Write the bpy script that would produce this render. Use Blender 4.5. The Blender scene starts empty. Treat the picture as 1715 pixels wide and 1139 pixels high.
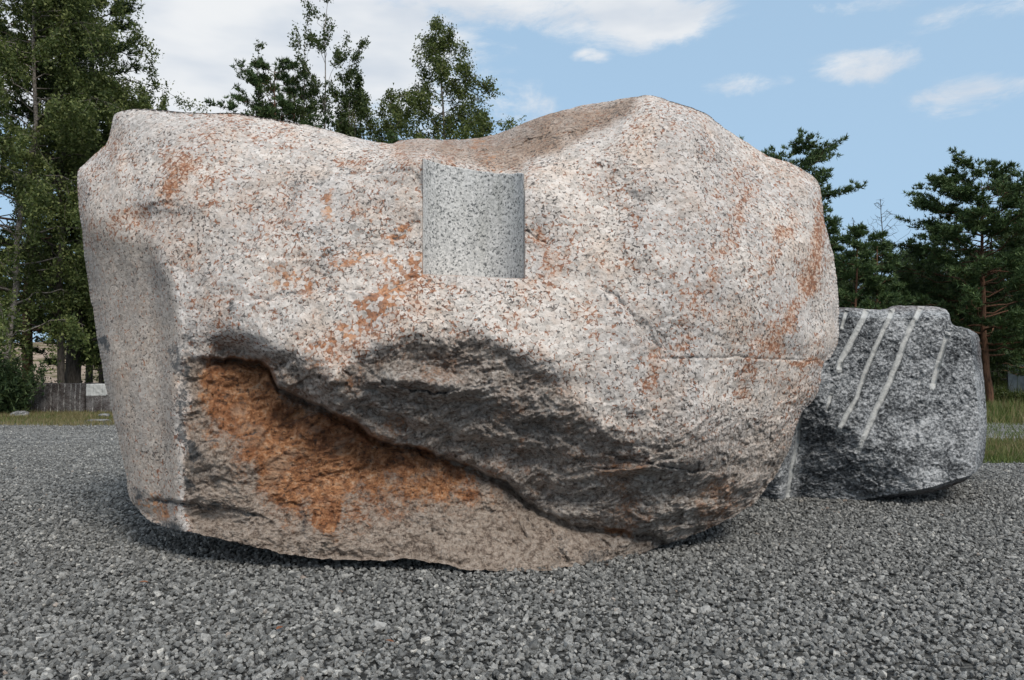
import bpy, bmesh, math, random
import numpy as np
from mathutils import Vector, Matrix, Euler

SC = bpy.context.scene
COL = SC.collection
rng = np.random.default_rng(7)
random.seed(7)

# ------------------------------------------------------------------ camera
FPX = 1334.0; CX = 857.5; CY = 569.5; CAMH = 1.5
PITCH = math.radians(2.51)
cam_d = bpy.data.cameras.new('camera')
cam_d.sensor_width = 36.0
cam_d.lens = 36.0 * FPX / 1715.0
cam_d.clip_start = 0.05; cam_d.clip_end = 3000
cam = bpy.data.objects.new('camera', cam_d)
cam.location = (0, 0, CAMH)
cam.rotation_euler = (math.radians(90) + PITCH, 0, 0)
COL.objects.link(cam)
SC.camera = cam

# ------------------------------------------------------------------ light
SUN_EL = math.radians(46)
SUN_AZ = math.radians(27)         # to the right of straight behind the camera
SUN_STRENGTH = 2.6; SUN_ANGLE = 20.0; SKY_STRENGTH = 0.125
sd = Vector((math.sin(SUN_AZ) * math.cos(SUN_EL), -math.cos(SUN_AZ) * math.cos(SUN_EL), math.sin(SUN_EL)))
sun_d = bpy.data.lights.new('sun', 'SUN')
sun_d.energy = SUN_STRENGTH; sun_d.angle = math.radians(SUN_ANGLE)
sun_d.color = (1.0, 0.925, 0.83)
sun = bpy.data.objects.new('sun', sun_d)
sun.rotation_euler = sd.to_track_quat('Z', 'Y').to_euler()
sun.location = sd * 60
COL.objects.link(sun)

SC.view_settings.view_transform = 'Standard'
SC.view_settings.look = 'None'
SC.view_settings.gamma = 1.0
SC.view_settings.use_curve_mapping = False
SC.view_settings.exposure = 0.06


def ray(px, py):
    cx = (np.asarray(px, float) - CX) / FPX
    cy = (CY - np.asarray(py, float)) / FPX
    dy = math.cos(PITCH) - cy * math.sin(PITCH)
    dz = math.sin(PITCH) + cy * math.cos(PITCH)
    return cx / dy, dz / dy


def P(px, py, Y):
    u, v = ray(px, py)
    return (float(u * Y), float(Y), float(CAMH + v * Y))


def GX(px, Y):                       # world x of an image column at depth Y
    return float(ray(px, 628)[0] * Y)


# ------------------------------------------------------------------ world
world = bpy.data.worlds.new('World'); SC.world = world
world.use_nodes = True
nt = world.node_tree; nt.nodes.clear()
def N(nt, t, **kw):
    n = nt.nodes.new(t)
    for k, v in kw.items():
        if k.startswith('i_'):
            n.inputs[k[2:].replace('_', ' ')].default_value = v
        else:
            setattr(n, k, v)
    return n
def L(nt, a, b): nt.links.new(a, b)
def math_n(nt, op, a, b=None, clamp=False):
    n = nt.nodes.new('ShaderNodeMath'); n.operation = op; n.use_clamp = clamp
    for i, v in enumerate((a, b)):
        if v is None: continue
        if isinstance(v, (int, float)): n.inputs[i].default_value = v
        else: nt.links.new(v, n.inputs[i])
    return n.outputs[0]
def mix_c(nt, f, a, b, mode='MIX'):
    n = nt.nodes.new('ShaderNodeMix'); n.data_type = 'RGBA'; n.blend_type = mode
    for sock, v in ((n.inputs[0], f), (n.inputs[6], a), (n.inputs[7], b)):
        if isinstance(v, (int, float)): sock.default_value = v
        elif isinstance(v, (tuple, list)): sock.default_value = tuple(v) + ((1,) if len(v) == 3 else ())
        else: nt.links.new(v, sock)
    return n.outputs[2]
def mrange(nt, v, a, b, c=0.0, d=1.0, smooth=True):
    n = nt.nodes.new('ShaderNodeMapRange')
    n.interpolation_type = 'SMOOTHSTEP' if smooth else 'LINEAR'
    for i, q in zip((1, 2, 3, 4), (a, b, c, d)):
        if isinstance(q, (int, float)): n.inputs[i].default_value = q
        else: nt.links.new(q, n.inputs[i])
    nt.links.new(v, n.inputs[0])
    return n.outputs[0]
def noise(nt, vec, scale, detail=3, rough=0.5, dist=0.0, color=False):
    n = nt.nodes.new('ShaderNodeTexNoise')
    n.inputs['Scale'].default_value = scale; n.inputs['Detail'].default_value = detail
    n.inputs['Roughness'].default_value = rough; n.inputs['Distortion'].default_value = dist
    if vec is not None: nt.links.new(vec, n.inputs['Vector'])
    return n.outputs['Color'] if color else n.outputs['Fac']
def mapping(nt, vec, loc=(0, 0, 0), scale=(1, 1, 1), rot=(0, 0, 0)):
    n = nt.nodes.new('ShaderNodeMapping')
    n.inputs['Location'].default_value = loc; n.inputs['Scale'].default_value = scale; n.inputs['Rotation'].default_value = rot
    nt.links.new(vec, n.inputs['Vector'])
    return n.outputs[0]

sky = N(nt, 'ShaderNodeTexSky', sky_type='NISHITA')
sky.sun_disc = False
sky.sun_elevation = SUN_EL
sky.sun_rotation = math.radians(180) - SUN_AZ
sky.air_density = 1.0; sky.dust_density = 1.2; sky.ozone_density = 1.4
tc = N(nt, 'ShaderNodeTexCoord')
D = tc.outputs['Generated']
def dirpx(px, py):
    u, v = ray(px, py); d = Vector((float(u), 1.0, float(v))); return d.normalized()
blobs = [(380, 60, .32, .125, 1.5), (880, -25, .20, .050, 1.15), (1060, 15, .115, .050, 1.1), (180, 150, .20, .09, 1.0), (640, 95, .16, .05, .62), (995, 96, .028, .009, .85), (1440, 112, .060, .024, .86),
         (1625, 158, .055, .024, .72), (1240, 148, .060, .018, .60), (500, -500, .75, .22, 1.2), (1480, -330, .35, .08, .8), (1690, 15, .09, .02, .5), (1480, 0, .12, .012, .45), (850, 190, .07, .045, .5)]
acc = None
nz_warp = noise(nt, D, 7.0, 4, 0.6, color=True)
Dw = nt.nodes.new('ShaderNodeVectorMath'); Dw.operation = 'MULTIPLY_ADD'
L(nt, nz_warp, Dw.inputs[0]); Dw.inputs[1].default_value = (.07, .07, .035); 
Doff = nt.nodes.new('ShaderNodeVectorMath'); Doff.operation = 'SUBTRACT'; L(nt, D, Doff.inputs[0]); Doff.inputs[1].default_value = (.035, .035, .0175)
L(nt, Doff.outputs[0], Dw.inputs[2])
for px, py, sx, sz, st in blobs:
    c = dirpx(px, py)
    s = nt.nodes.new('ShaderNodeVectorMath'); s.operation = 'SUBTRACT'; L(nt, Dw.outputs[0], s.inputs[0]); s.inputs[1].default_value = c
    m = nt.nodes.new('ShaderNodeVectorMath'); m.operation = 'MULTIPLY'; L(nt, s.outputs[0], m.inputs[0]); m.inputs[1].default_value = (1 / sx, 1 / .6, 1 / sz)
    l = nt.nodes.new('ShaderNodeVectorMath'); l.operation = 'LENGTH'; L(nt, m.outputs[0], l.inputs[0])
    g = mrange(nt, l.outputs['Value'], 1.35, 0.15, 0, st)
    acc = g if acc is None else math_n(nt, 'MAXIMUM', acc, g)
# clouds away from the view: unseen cover added for whiter ambient light
wide = noise(nt, mapping(nt, D, (3, 1, 0), (1.6, 1.6, 5)), 1.3, 5, 0.55)
sep = N(nt, 'ShaderNodeSeparateXYZ'); L(nt, D, sep.inputs[0])
back = mrange(nt, sep.outputs['Y'], 0.55, -0.1)
widem = math_n(nt, 'MULTIPLY', mrange(nt, wide, .36, .52), back)
fine = noise(nt, mapping(nt, D, (0, 0, 0), (1, 1, 2.4)), 11.0, 9, 0.66, .35)
q = math_n(nt, 'ADD', acc, math_n(nt, 'MULTIPLY', math_n(nt, 'SUBTRACT', fine, 0.5), 1.9))
fm = math_n(nt, 'MULTIPLY', mrange(nt, q, 0.22, 0.95), mrange(nt, acc, 0.02, 0.35))
cm = math_n(nt, 'MAXIMUM', fm, widem)
cm = math_n(nt, 'MULTIPLY', cm, mrange(nt, sep.outputs['Z'], 0.01, 0.12))
shade = noise(nt, mapping(nt, D, (4, 2, 7), (1, 1, 3)), 5.0, 4, 0.5)
SKYK = 1.0 / SKY_STRENGTH
ccol = mix_c(nt, mrange(nt, shade, .35, .65), (0.64 * SKYK, 0.69 * SKYK, 0.76 * SKYK), (0.86 * SKYK, 0.87 * SKYK, 0.88 * SKYK))
skyc = sky.outputs[0]
hazec = mix_c(nt, mrange(nt, sep.outputs['Z'], 0.0, 0.5, 0.92, 0.80), skyc, (0.41 * SKYK, 0.60 * SKYK, 0.80 * SKYK))
thin = math_n(nt, 'MULTIPLY', cm, 0.93)
final = mix_c(nt, thin, hazec, ccol)
bg = N(nt, 'ShaderNodeBackground'); bg.inputs['Strength'].default_value = SKY_STRENGTH
L(nt, final, bg.inputs['Color'])
wo = N(nt, 'ShaderNodeOutputWorld'); L(nt, bg.outputs[0], wo.inputs['Surface'])

# ------------------------------------------------------------------ helpers
def tag(o, label=None, cat=None, group=None, kind=None):
    if label: o['label'] = label
    if cat: o['category'] = cat
    if group: o['group'] = group
    if kind: o['kind'] = kind
    return o

def empty(name, loc=(0, 0, 0), rz=0):
    o = bpy.data.objects.new(name, None)
    o.location = loc; o.rotation_euler = (0, 0, rz); o.empty_display_size = .3
    COL.objects.link(o)
    return o

def mesh_arrays(name, V, F, smooth=False):
    """V (n,3) array, F (m,k) array of equal sized faces or list of such arrays"""
    me = bpy.data.meshes.new(name)
    Fs = F if isinstance(F, list) else [F]
    Fs = [np.asarray(f, np.int32) for f in Fs if len(f)]
    V = np.asarray(V, np.float32)
    me.vertices.add(len(V)); me.vertices.foreach_set('co', V.ravel())
    loops = np.concatenate([f.ravel() for f in Fs])
    tot = np.concatenate([np.full(len(f), f.shape[1], np.int32) for f in Fs])
    start = np.concatenate([[0], np.cumsum(tot)[:-1]]).astype(np.int32)
    me.loops.add(len(loops)); me.loops.foreach_set('vertex_index', loops)
    me.polygons.add(len(tot)); me.polygons.foreach_set('loop_start', start); me.polygons.foreach_set('loop_total', tot)
    if smooth: me.polygons.foreach_set('use_smooth', np.ones(len(tot), bool))
    me.update(calc_edges=True)
    me.validate()
    return me

def obj(name, me, mat=None, parent=None):
    o = bpy.data.objects.new(name, me)
    if mat is not None and me is not None and len(me.materials) == 0: me.materials.append(mat)
    COL.objects.link(o)
    if parent is not None: o.parent = parent
    return o

# Perlin noise in numpy
_perm = np.random.default_rng(11).permutation(256); _perm = np.concatenate([_perm, _perm, _perm])
_g = np.random.default_rng(12).normal(size=(256, 3)); _g /= np.linalg.norm(_g, axis=1)[:, None]
def perlin(p):
    p = np.asarray(p, float)
    i = np.floor(p).astype(int); f = p - i; i &= 255
    w = f * f * f * (f * (f * 6 - 15) + 10)
    out = 0
    for dx in (0, 1):
        wx = w[:, 0] if dx else 1 - w[:, 0]
        for dy in (0, 1):
            wy = w[:, 1] if dy else 1 - w[:, 1]
            for dz in (0, 1):
                wz = w[:, 2] if dz else 1 - w[:, 2]
                h = _perm[_perm[_perm[(i[:, 0] + dx) & 255] + ((i[:, 1] + dy) & 255)] + ((i[:, 2] + dz) & 255)]
                g = _g[h]
                out = out + wx * wy * wz * (g[:, 0] * (f[:, 0] - dx) + g[:, 1] * (f[:, 1] - dy) + g[:, 2] * (f[:, 2] - dz))
    return out * 1.5
def fbm(p, octs=4, gain=.5, ridged=False):
    s = 0; a = 1.0; t = 0; p = np.array(p, float)
    for k in range(octs):
        n = perlin(p)
        if ridged: n = 1 - 2 * np.abs(n)
        s = s + a * n; t += a; a *= gain; p = p * 2.03 + 17.3
    return s / t
def worley(p, seed=3):
    """F1, F2 and id of jittered cells"""
    p = np.asarray(p, float); i = np.floor(p).astype(int)
    f1 = np.full(len(p), 9.); f2 = np.full(len(p), 9.); cid = np.zeros(len(p), int)
    for dx in (-1, 0, 1):
        for dy in (-1, 0, 1):
            for dz in (-1, 0, 1):
                c = i + (dx, dy, dz)
                h = _perm[_perm[_perm[(c[:, 0] + seed) & 255] + (c[:, 1] & 255)] + (c[:, 2] & 255)]
                q = c + 0.5 + 0.8 * (_g[h] * .5)
                d = np.linalg.norm(p - q, axis=1)
                m = d < f1
                f2 = np.where(m, f1, np.minimum(f2, d)); cid = np.where(m, h, cid); f1 = np.where(m, d, f1)
    return f1, f2, cid
def sstep(a, b, x):
    t = np.clip((x - a) / (b - a), 0, 1); return t * t * (3 - 2 * t)
def tps(pts, x, y, sc=300.0, lam=1e-3):
    pts = np.array(pts, float); X = pts[:, :2] / sc; z = pts[:, 2]
    def U(r2): return np.where(r2 > 0, r2 * np.log(r2 + 1e-12), 0)
    n = len(X)
    K = U(((X[:, None] - X[None]) ** 2).sum(-1)) + lam * np.eye(n)
    Pm = np.c_[np.ones(n), X]
    A = np.block([[K, Pm], [Pm.T, np.zeros((3, 3))]])
    w = np.linalg.solve(A, np.r_[z, 0, 0, 0])
    xs = x / sc; ys = y / sc
    out = w[n] + w[n + 1] * xs + w[n + 2] * ys
    for k in range(n):
        out = out + w[k] * U((xs - X[k, 0]) ** 2 + (ys - X[k, 1]) ** 2)
    return out
def seg_dist(x, y, pl):
    """distance to polyline, side (+ below/right of travel) and parameter 0..1 along"""
    best = np.full(x.shape, 1e9); side = np.zeros(x.shape); par = np.zeros(x.shape)
    pl = np.array(pl, float); ln = np.r_[0, np.cumsum(np.linalg.norm(np.diff(pl, axis=0), axis=1))]
    for k in range(len(pl) - 1):
        a = pl[k]; b = pl[k + 1]; d = b - a; l2 = d @ d
        t = np.clip(((x - a[0]) * d[0] + (y - a[1]) * d[1]) / l2, 0, 1)
        dx = x - a[0] - t * d[0]; dy = y - a[1] - t * d[1]
        r = np.hypot(dx, dy); m = r < best
        best = np.where(m, r, best); side = np.where(m, np.sign(d[0] * dy - d[1] * dx), side)
        par = np.where(m, (ln[k] + t * math.sqrt(l2)) / ln[-1], par)
    return best, side, par
def in_poly(x, y, poly):
    poly = np.array(poly, float); c = np.zeros(x.shape, bool); j = len(poly) - 1
    for i in range(len(poly)):
        xi, yi = poly[i]; xj, yj = poly[j]
        if yi != yj:
            c ^= ((yi > y) != (yj > y)) & (x < (xj - xi) * (y - yi) / (yj - yi) + xi)
        j = i
    return c
def soft_poly(x, y, poly, w=14):
    d, _, _ = seg_dist(x, y, list(poly) + [poly[0]])
    s = np.where(in_poly(x, y, poly), d, -d)
    return sstep(-w, w, s)
def stroke(x, y, pl, w, st=1.0):
    d, _, t = seg_dist(x, y, pl)
    return st * np.exp(-(d / w) ** 2)

# ------------------------------------------------------------------ materials
def new_mat(name):
    m = bpy.data.materials.new(name); m.use_nodes = True
    nt = m.node_tree; nt.nodes.clear()
    out = nt.nodes.new('ShaderNodeOutputMaterial')
    b = nt.nodes.new('ShaderNodeBsdfPrincipled')
    L(nt, b.outputs[0], out.inputs[0])
    b.inputs['Roughness'].default_value = .85
    b.inputs['Specular IOR Level'].default_value = .25
    return m, nt, b
def ramp(nt, v, stops, interp='LINEAR'):
    r = nt.nodes.new('ShaderNodeValToRGB'); r.color_ramp.interpolation = interp
    el = r.color_ramp.elements
    while len(el) < len(stops): el.new(0.5)
    for e, (p, c) in zip(el, stops):
        e.position = p; e.color = tuple(c) + (1,) if len(c) == 3 else c
    L(nt, v, r.inputs[0]); return r.outputs[0]
def bump(nt, h, strength, dist, normal=None):
    n = nt.nodes.new('ShaderNodeBump'); n.inputs['Strength'].default_value = strength; n.inputs['Distance'].default_value = dist
    L(nt, h, n.inputs['Height'])
    if normal is not None: L(nt, normal, n.inputs['Normal'])
    return n.outputs[0]
def attr(nt, name):
    n = nt.nodes.new('ShaderNodeAttribute'); n.attribute_name = name; return n
def voro(nt, vec, scale, feature='F1', rand=1.0):
    n = nt.nodes.new('ShaderNodeTexVoronoi'); n.feature = feature; n.inputs['Scale'].default_value = scale
    n.inputs['Randomness'].default_value = rand
    if vec is not None: L(nt, vec, n.inputs['Vector'])
    return n
def warped(nt, co, scale, amt):
    c = noise(nt, co, scale, 2, .5, color=True)
    v = nt.nodes.new('ShaderNodeVectorMath'); v.operation = 'MULTIPLY_ADD'
    L(nt, c, v.inputs[0]); v.inputs[1].default_value = (amt,) * 3; L(nt, co, v.inputs[2])
    return v.outputs[0]

# weathered granite of the big boulder
def granite_boulder():
    m, nt, b = new_mat('weathered_granite')
    co = N(nt, 'ShaderNodeTexCoord').outputs['Object']
    A = attr(nt, 'stain'); B = attr(nt, 'surface'); C_ = attr(nt, 'break')
    sc_ = N(nt, 'ShaderNodeSeparateColor'); L(nt, C_.outputs['Color'], sc_.inputs[0])
    sa = N(nt, 'ShaderNodeSeparateColor'); L(nt, A.outputs['Color'], sa.inputs[0])
    sb = N(nt, 'ShaderNodeSeparateColor'); L(nt, B.outputs['Color'], sb.inputs[0])
    rust, streak, dark = sa.outputs
    tan, rough, left_shade = sb.outputs
    w = warped(nt, co, 20, .045)
    v1 = voro(nt, w, 26)
    cv = N(nt, 'ShaderNodeSeparateColor'); L(nt, v1.outputs['Color'], cv.inputs[0])
    w2 = warped(nt, co, 60, .018)
    v2 = voro(nt, w2, 58)
    cv2 = N(nt, 'ShaderNodeSeparateColor'); L(nt, v2.outputs['Color'], cv2.inputs[0])
    feld = ramp(nt, cv.outputs[0], [(0, (.44, .415, .39)), (.3, (.60, .575, .55)), (.55, (.74, .715, .69)), (.75, (.60, .53, .48)), (1, (.80, .78, .76))])
    feld = mix_c(nt, .30, feld, ramp(nt, cv2.outputs[0], [(0, (.32, .30, .28)), (.5, (.64, .615, .59)), (1, (.82, .80, .78))]))
    drift = noise(nt, co, 1.1, 5, .62)
    feld = mix_c(nt, mrange(nt, drift, .40, .60, 0, .75), feld, mix_c(nt, 1.0, feld, (.80, .83, .87), 'MULTIPLY'))
    feld = mix_c(nt, mrange(nt, noise(nt, mapping(nt, co, (7, 7, 7)), 1.9, 4, .6), .48, .68, 0, .5), feld, mix_c(nt, 1.0, feld, (.92, .80, .70), 'MULTIPLY'))
    feld = mix_c(nt, mrange(nt, left_shade, 0, 1, 0, .9), feld, mix_c(nt, 1.0, feld, (.78, .75, .71), 'MULTIPLY'))  # left side face: greyer tone, and its weaker light painted in as darkening
    feld = mix_c(nt, mrange(nt, math_n(nt, 'ADD', streak, math_n(nt, 'MULTIPLY', math_n(nt, 'SUBTRACT', noise(nt, co, 6, 6, .65), .5), .7)), .24, .8, 0, .85), feld, mix_c(nt, 1.0, feld, (.93, .74, .62), 'MULTIPLY'))
    feld = mix_c(nt, 1.0, feld, (.965, .93, .90), 'MULTIPLY')
    feld = mix_c(nt, mrange(nt, tan, 0, 1, 0, .95), feld, mix_c(nt, 1.0, feld, (.56, .43, .34), 'MULTIPLY'))
    # dark mica between the crystals
    n1 = noise(nt, w, 38, 5, .66)
    edge = voro(nt, w, 26, 'DISTANCE_TO_EDGE').outputs['Distance']
    eb = mrange(nt, edge, .22, .02, -.03, .075)
    mica_drift = noise(nt, mapping(nt, co, (5, 3, 1)), 2.4, 4, .65)
    th = mrange(nt, mica_drift, .3, .7, .665, .560, False)
    th = math_n(nt, 'SUBTRACT', th, math_n(nt, 'MULTIPLY', rough, .06))
    micam = mrange(nt, math_n(nt, 'SUBTRACT', math_n(nt, 'ADD', n1, eb), th), -.01, .04)
    micac = ramp(nt, cv2.outputs[1], [(0, (.032, .030, .030)), (.6, (.09, .083, .08)), (1, (.20, .17, .15))])
    c = mix_c(nt, math_n(nt, 'MULTIPLY', micam, .9), feld, micac)
    # rust speckles lodged between the crystals
    n2 = noise(nt, mapping(nt, w, (9, 4, 2)), 27, 4, .62)
    rth = mrange(nt, streak, 0, 1, .665, .43, False)
    rs = mrange(nt, math_n(nt, 'SUBTRACT', math_n(nt, 'ADD', n2, eb), rth), -.015, .05)
    rsc = ramp(nt, cv2.outputs[2], [(0, (.13, .05, .028)), (.5, (.29, .115, .055)), (1, (.40, .21, .125))])
    c = mix_c(nt, math_n(nt, 'MULTIPLY', rs, .85), c, rsc)
    # broken faces: no rounded crystals, a torn dark to pale grain instead
    fco = mapping(nt, co, scale=(1, 1, 1.25), rot=(0, .28, 0))
    fa = noise(nt, warped(nt, fco, 6, .12), 9, 9, .76)
    fb = noise(nt, warped(nt, co, 20, .03), 23, 7, .78)
    fv = math_n(nt, 'ADD', math_n(nt, 'MULTIPLY', fa, .35), math_n(nt, 'MULTIPLY', fb, .65))
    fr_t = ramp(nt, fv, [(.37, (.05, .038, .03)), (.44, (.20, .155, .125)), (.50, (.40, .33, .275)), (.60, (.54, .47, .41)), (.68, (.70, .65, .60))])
    fr_d = ramp(nt, fv, [(.37, (.03, .024, .02)), (.435, (.17, .14, .115)), (.485, (.40, .345, .30)), (.54, (.68, .635, .585)), (.65, (.78, .75, .72))])  # overhang underside: paler, contrastier grain, fill light put into the colour
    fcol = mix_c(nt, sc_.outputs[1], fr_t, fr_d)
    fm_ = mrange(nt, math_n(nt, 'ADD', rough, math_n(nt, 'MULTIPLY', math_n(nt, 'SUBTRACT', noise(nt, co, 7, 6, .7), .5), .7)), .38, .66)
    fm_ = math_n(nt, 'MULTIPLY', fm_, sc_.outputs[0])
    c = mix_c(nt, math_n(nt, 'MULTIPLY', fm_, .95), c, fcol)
    # continuous rust films
    n3 = noise(nt, co, 7.5, 7, .68)
    n4 = noise(nt, co, 42, 5, .65)
    rr = math_n(nt, 'ADD', rust, math_n(nt, 'MULTIPLY', math_n(nt, 'SUBTRACT', n3, .5), 1.5))
    rr = math_n(nt, 'ADD', rr, math_n(nt, 'MULTIPLY', math_n(nt, 'SUBTRACT', n4, .5), 1.0))
    rm = math_n(nt, 'MULTIPLY', mrange(nt, rr, .14, .66), mrange(nt, rust, .04, .22))
    cryst = mrange(nt, math_n(nt, 'ADD', cv.outputs[2], math_n(nt, 'MULTIPLY', mrange(nt, rust, .55, 1.0), -.20)), .30, .52, 1.0, .06)
    rm = math_n(nt, 'MULTIPLY', rm, math_n(nt, 'MAXIMUM', cryst, fm_))
    n5 = noise(nt, co, 16, 6, .7)
    rc = ramp(nt, n5, [(.28, (.055, .028, .018)), (.41, (.24, .10, .042)), (.50, (.45, .20, .082)), (.58, (.58, .31, .16)), (.68, (.62, .46, .34))])
    rc = mix_c(nt, mrange(nt, tan, .1, .8, .35, 0), rc, (.52, .27, .16))
    spk = mrange(nt, noise(nt, co, 26, 4, .65), .56, .64)
    rc = mix_c(nt, math_n(nt, 'MULTIPLY', spk, .8), rc, (.045, .028, .022))
    rc = mix_c(nt, mrange(nt, noise(nt, mapping(nt, co, (3, 9, 2)), 5, 6, .7), .50, .66, 0, .6), rc, (.46, .33, .24))
    rc = mix_c(nt, mrange(nt, noise(nt, mapping(nt, co, (1, 5, 8)), 2.6, 5, .65), .45, .6, 0, .6), rc, mix_c(nt, 1.0, rc, (.55, .42, .36), 'MULTIPLY'))
    c = mix_c(nt, math_n(nt, 'MULTIPLY', rm, .92), c, rc)
    # dark mineral bands, lichen, dark cracks, and painted shade of overhang and hollows
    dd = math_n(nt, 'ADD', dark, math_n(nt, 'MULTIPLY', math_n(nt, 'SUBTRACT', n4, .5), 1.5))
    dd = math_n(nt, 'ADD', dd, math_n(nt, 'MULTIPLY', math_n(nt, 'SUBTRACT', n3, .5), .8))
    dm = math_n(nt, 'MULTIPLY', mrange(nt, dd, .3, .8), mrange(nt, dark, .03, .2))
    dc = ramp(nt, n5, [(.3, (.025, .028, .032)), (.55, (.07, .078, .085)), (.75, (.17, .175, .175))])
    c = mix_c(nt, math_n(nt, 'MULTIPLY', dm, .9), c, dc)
    L(nt, c, b.inputs['Base Color'])
    h = math_n(nt, 'ADD', math_n(nt, 'MULTIPLY', micam, -.45), math_n(nt, 'MULTIPLY', cv.outputs[0], .22))
    h = math_n(nt, 'ADD', h, math_n(nt, 'MULTIPLY', n4, .6))
    nstr = nt.nodes.new('ShaderNodeBump'); nstr.inputs['Distance'].default_value = .03
    L(nt, mrange(nt, rough, 0, 1, .45, .85), nstr.inputs['Strength'])
    nstr.inputs['Distance'].default_value = .045
    h = math_n(nt, 'ADD', h, math_n(nt, 'MULTIPLY', math_n(nt, 'MULTIPLY', fv, rough), 1.6)); L(nt, h, nstr.inputs['Height'])
    L(nt, nstr.outputs[0], b.inputs['Normal'])
    b.inputs['Roughness'].default_value = .8
    return m

def granite_cut():
    m, nt, b = new_mat('sawn_grey_granite')
    co = N(nt, 'ShaderNodeTexCoord').outputs['Object']
    w = warped(nt, co, 50, .012)
    n1 = noise(nt, w, 44, 5, .66)
    v = voro(nt, w, 70); cv = N(nt, 'ShaderNodeSeparateColor'); L(nt, v.outputs['Color'], cv.inputs[0])
    base = ramp(nt, cv.outputs[0], [(0, (.38, .385, .38)), (.5, (.53, .535, .53)), (1, (.68, .68, .67))])
    dr = noise(nt, co, 4, 3, .6)
    mm = mrange(nt, math_n(nt, 'ADD', n1, math_n(nt, 'MULTIPLY', dr, .10)), .595, .66)
    c = mix_c(nt, math_n(nt, 'MULTIPLY', mm, .9), base, (.07, .078, .08))
    v2 = voro(nt, mapping(nt, w, (4, 5, 6)), 26)
    big = mrange(nt, v2.outputs['Distance'], .26, .16)
    c = mix_c(nt, math_n(nt, 'MULTIPLY', big, .75), c, (.06, .065, .07))
    c = mix_c(nt, mrange(nt, noise(nt, mapping(nt, co, scale=(3, 3, .7)), 2.2, 5, .65), .48, .7, 0, .45), c, mix_c(nt, 1.0, c, (.72, .72, .68), 'MULTIPLY'))
    L(nt, c, b.inputs['Base Color'])
    L(nt, bump(nt, n1, .25, .01), b.inputs['Normal'])
    b.inputs['Roughness'].default_value = .6
    return m

def granite_block(name='dark_grey_granite', light=1.0):
    m, nt, b = new_mat(name)
    co = N(nt, 'ShaderNodeTexCoord').outputs['Object']
    A = attr(nt, 'stain'); sa = N(nt, 'ShaderNodeSeparateColor'); L(nt, A.outputs['Color'], sa.inputs[0])
    groove, brown, _ = sa.outputs
    w = warped(nt, co, 30, .035)
    n1 = noise(nt, mapping(nt, w, rot=(.3, .2, .5), scale=(1, 1, 1.4)), 26, 8, .76)
    dr = noise(nt, co, 2.6, 4, .6)
    n1d = math_n(nt, 'ADD', n1, math_n(nt, 'MULTIPLY', math_n(nt, 'SUBTRACT', dr, .5), .42))
    k = light * .88
    c = ramp(nt, n1d, [(.38, (.03 * k, .033 * k, .037 * k)), (.45, (.11 * k, .118 * k, .127 * k)), (.52, (.27 * k, .283 * k, .295 * k)), (.61, (.55 * k, .565 * k, .58 * k))])
    g = math_n(nt, 'MULTIPLY', mrange(nt, math_n(nt, 'ADD', groove, math_n(nt, 'MULTIPLY', math_n(nt, 'SUBTRACT', noise(nt, co, 9, 5, .7), .5), 1.3)), .3, .75), mrange(nt, groove, .05, .2))
    c = mix_c(nt, math_n(nt, 'MULTIPLY', g, .8), c, (.56, .57, .56))
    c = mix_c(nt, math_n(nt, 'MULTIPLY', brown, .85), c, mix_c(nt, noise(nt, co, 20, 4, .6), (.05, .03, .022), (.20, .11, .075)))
    L(nt, c, b.inputs['Base Color'])
    L(nt, bump(nt, n1, .7, .03), b.inputs['Normal'])
    b.inputs['Roughness'].default_value = .7
    return m

def leaf_mat(name, cols, transl=.25, nscale=1.2):
    m, nt, b = new_mat(name)
    geo = N(nt, 'ShaderNodeNewGeometry')
    co = N(nt, 'ShaderNodeTexCoord').outputs['Object']
    r = geo.outputs['Random Per Island']
    f = math_n(nt, 'ADD', math_n(nt, 'MULTIPLY', r, .55), math_n(nt, 'MULTIPLY', noise(nt, co, nscale, 3, .6), .5))
    c = ramp(nt, f, [(.2, cols[0]), (.5, cols[1]), (.78, cols[2])])
    L(nt, c, b.inputs['Base Color'])
    b.inputs['Roughness'].default_value = .55
    t = N(nt, 'ShaderNodeBsdfTranslucent'); L(nt, mix_c(nt, .5, c, (.16, .22, .03)), t.inputs[0])
    mx = N(nt, 'ShaderNodeMixShader'); mx.inputs[0].default_value = transl
    out = [n for n in nt.nodes if n.type == 'OUTPUT_MATERIAL'][0]
    L(nt, b.outputs[0], mx.inputs[1]); L(nt, t.outputs[0], mx.inputs[2]); L(nt, mx.outputs[0], out.inputs[0])
    return m

def bark_mat(name, a, bcol, scale=(6, 6, 1.2)):
    m, nt, b = new_mat(name)
    co = N(nt, 'ShaderNodeTexCoord').outputs['Object']
    n = noise(nt, mapping(nt, co, scale=scale), 3, 5, .65)
    L(nt, ramp(nt, n, [(.36, a), (.6, bcol)]), b.inputs['Base Color'])
    L(nt, bump(nt, n, .8, .03), b.inputs['Normal'])
    return m

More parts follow.
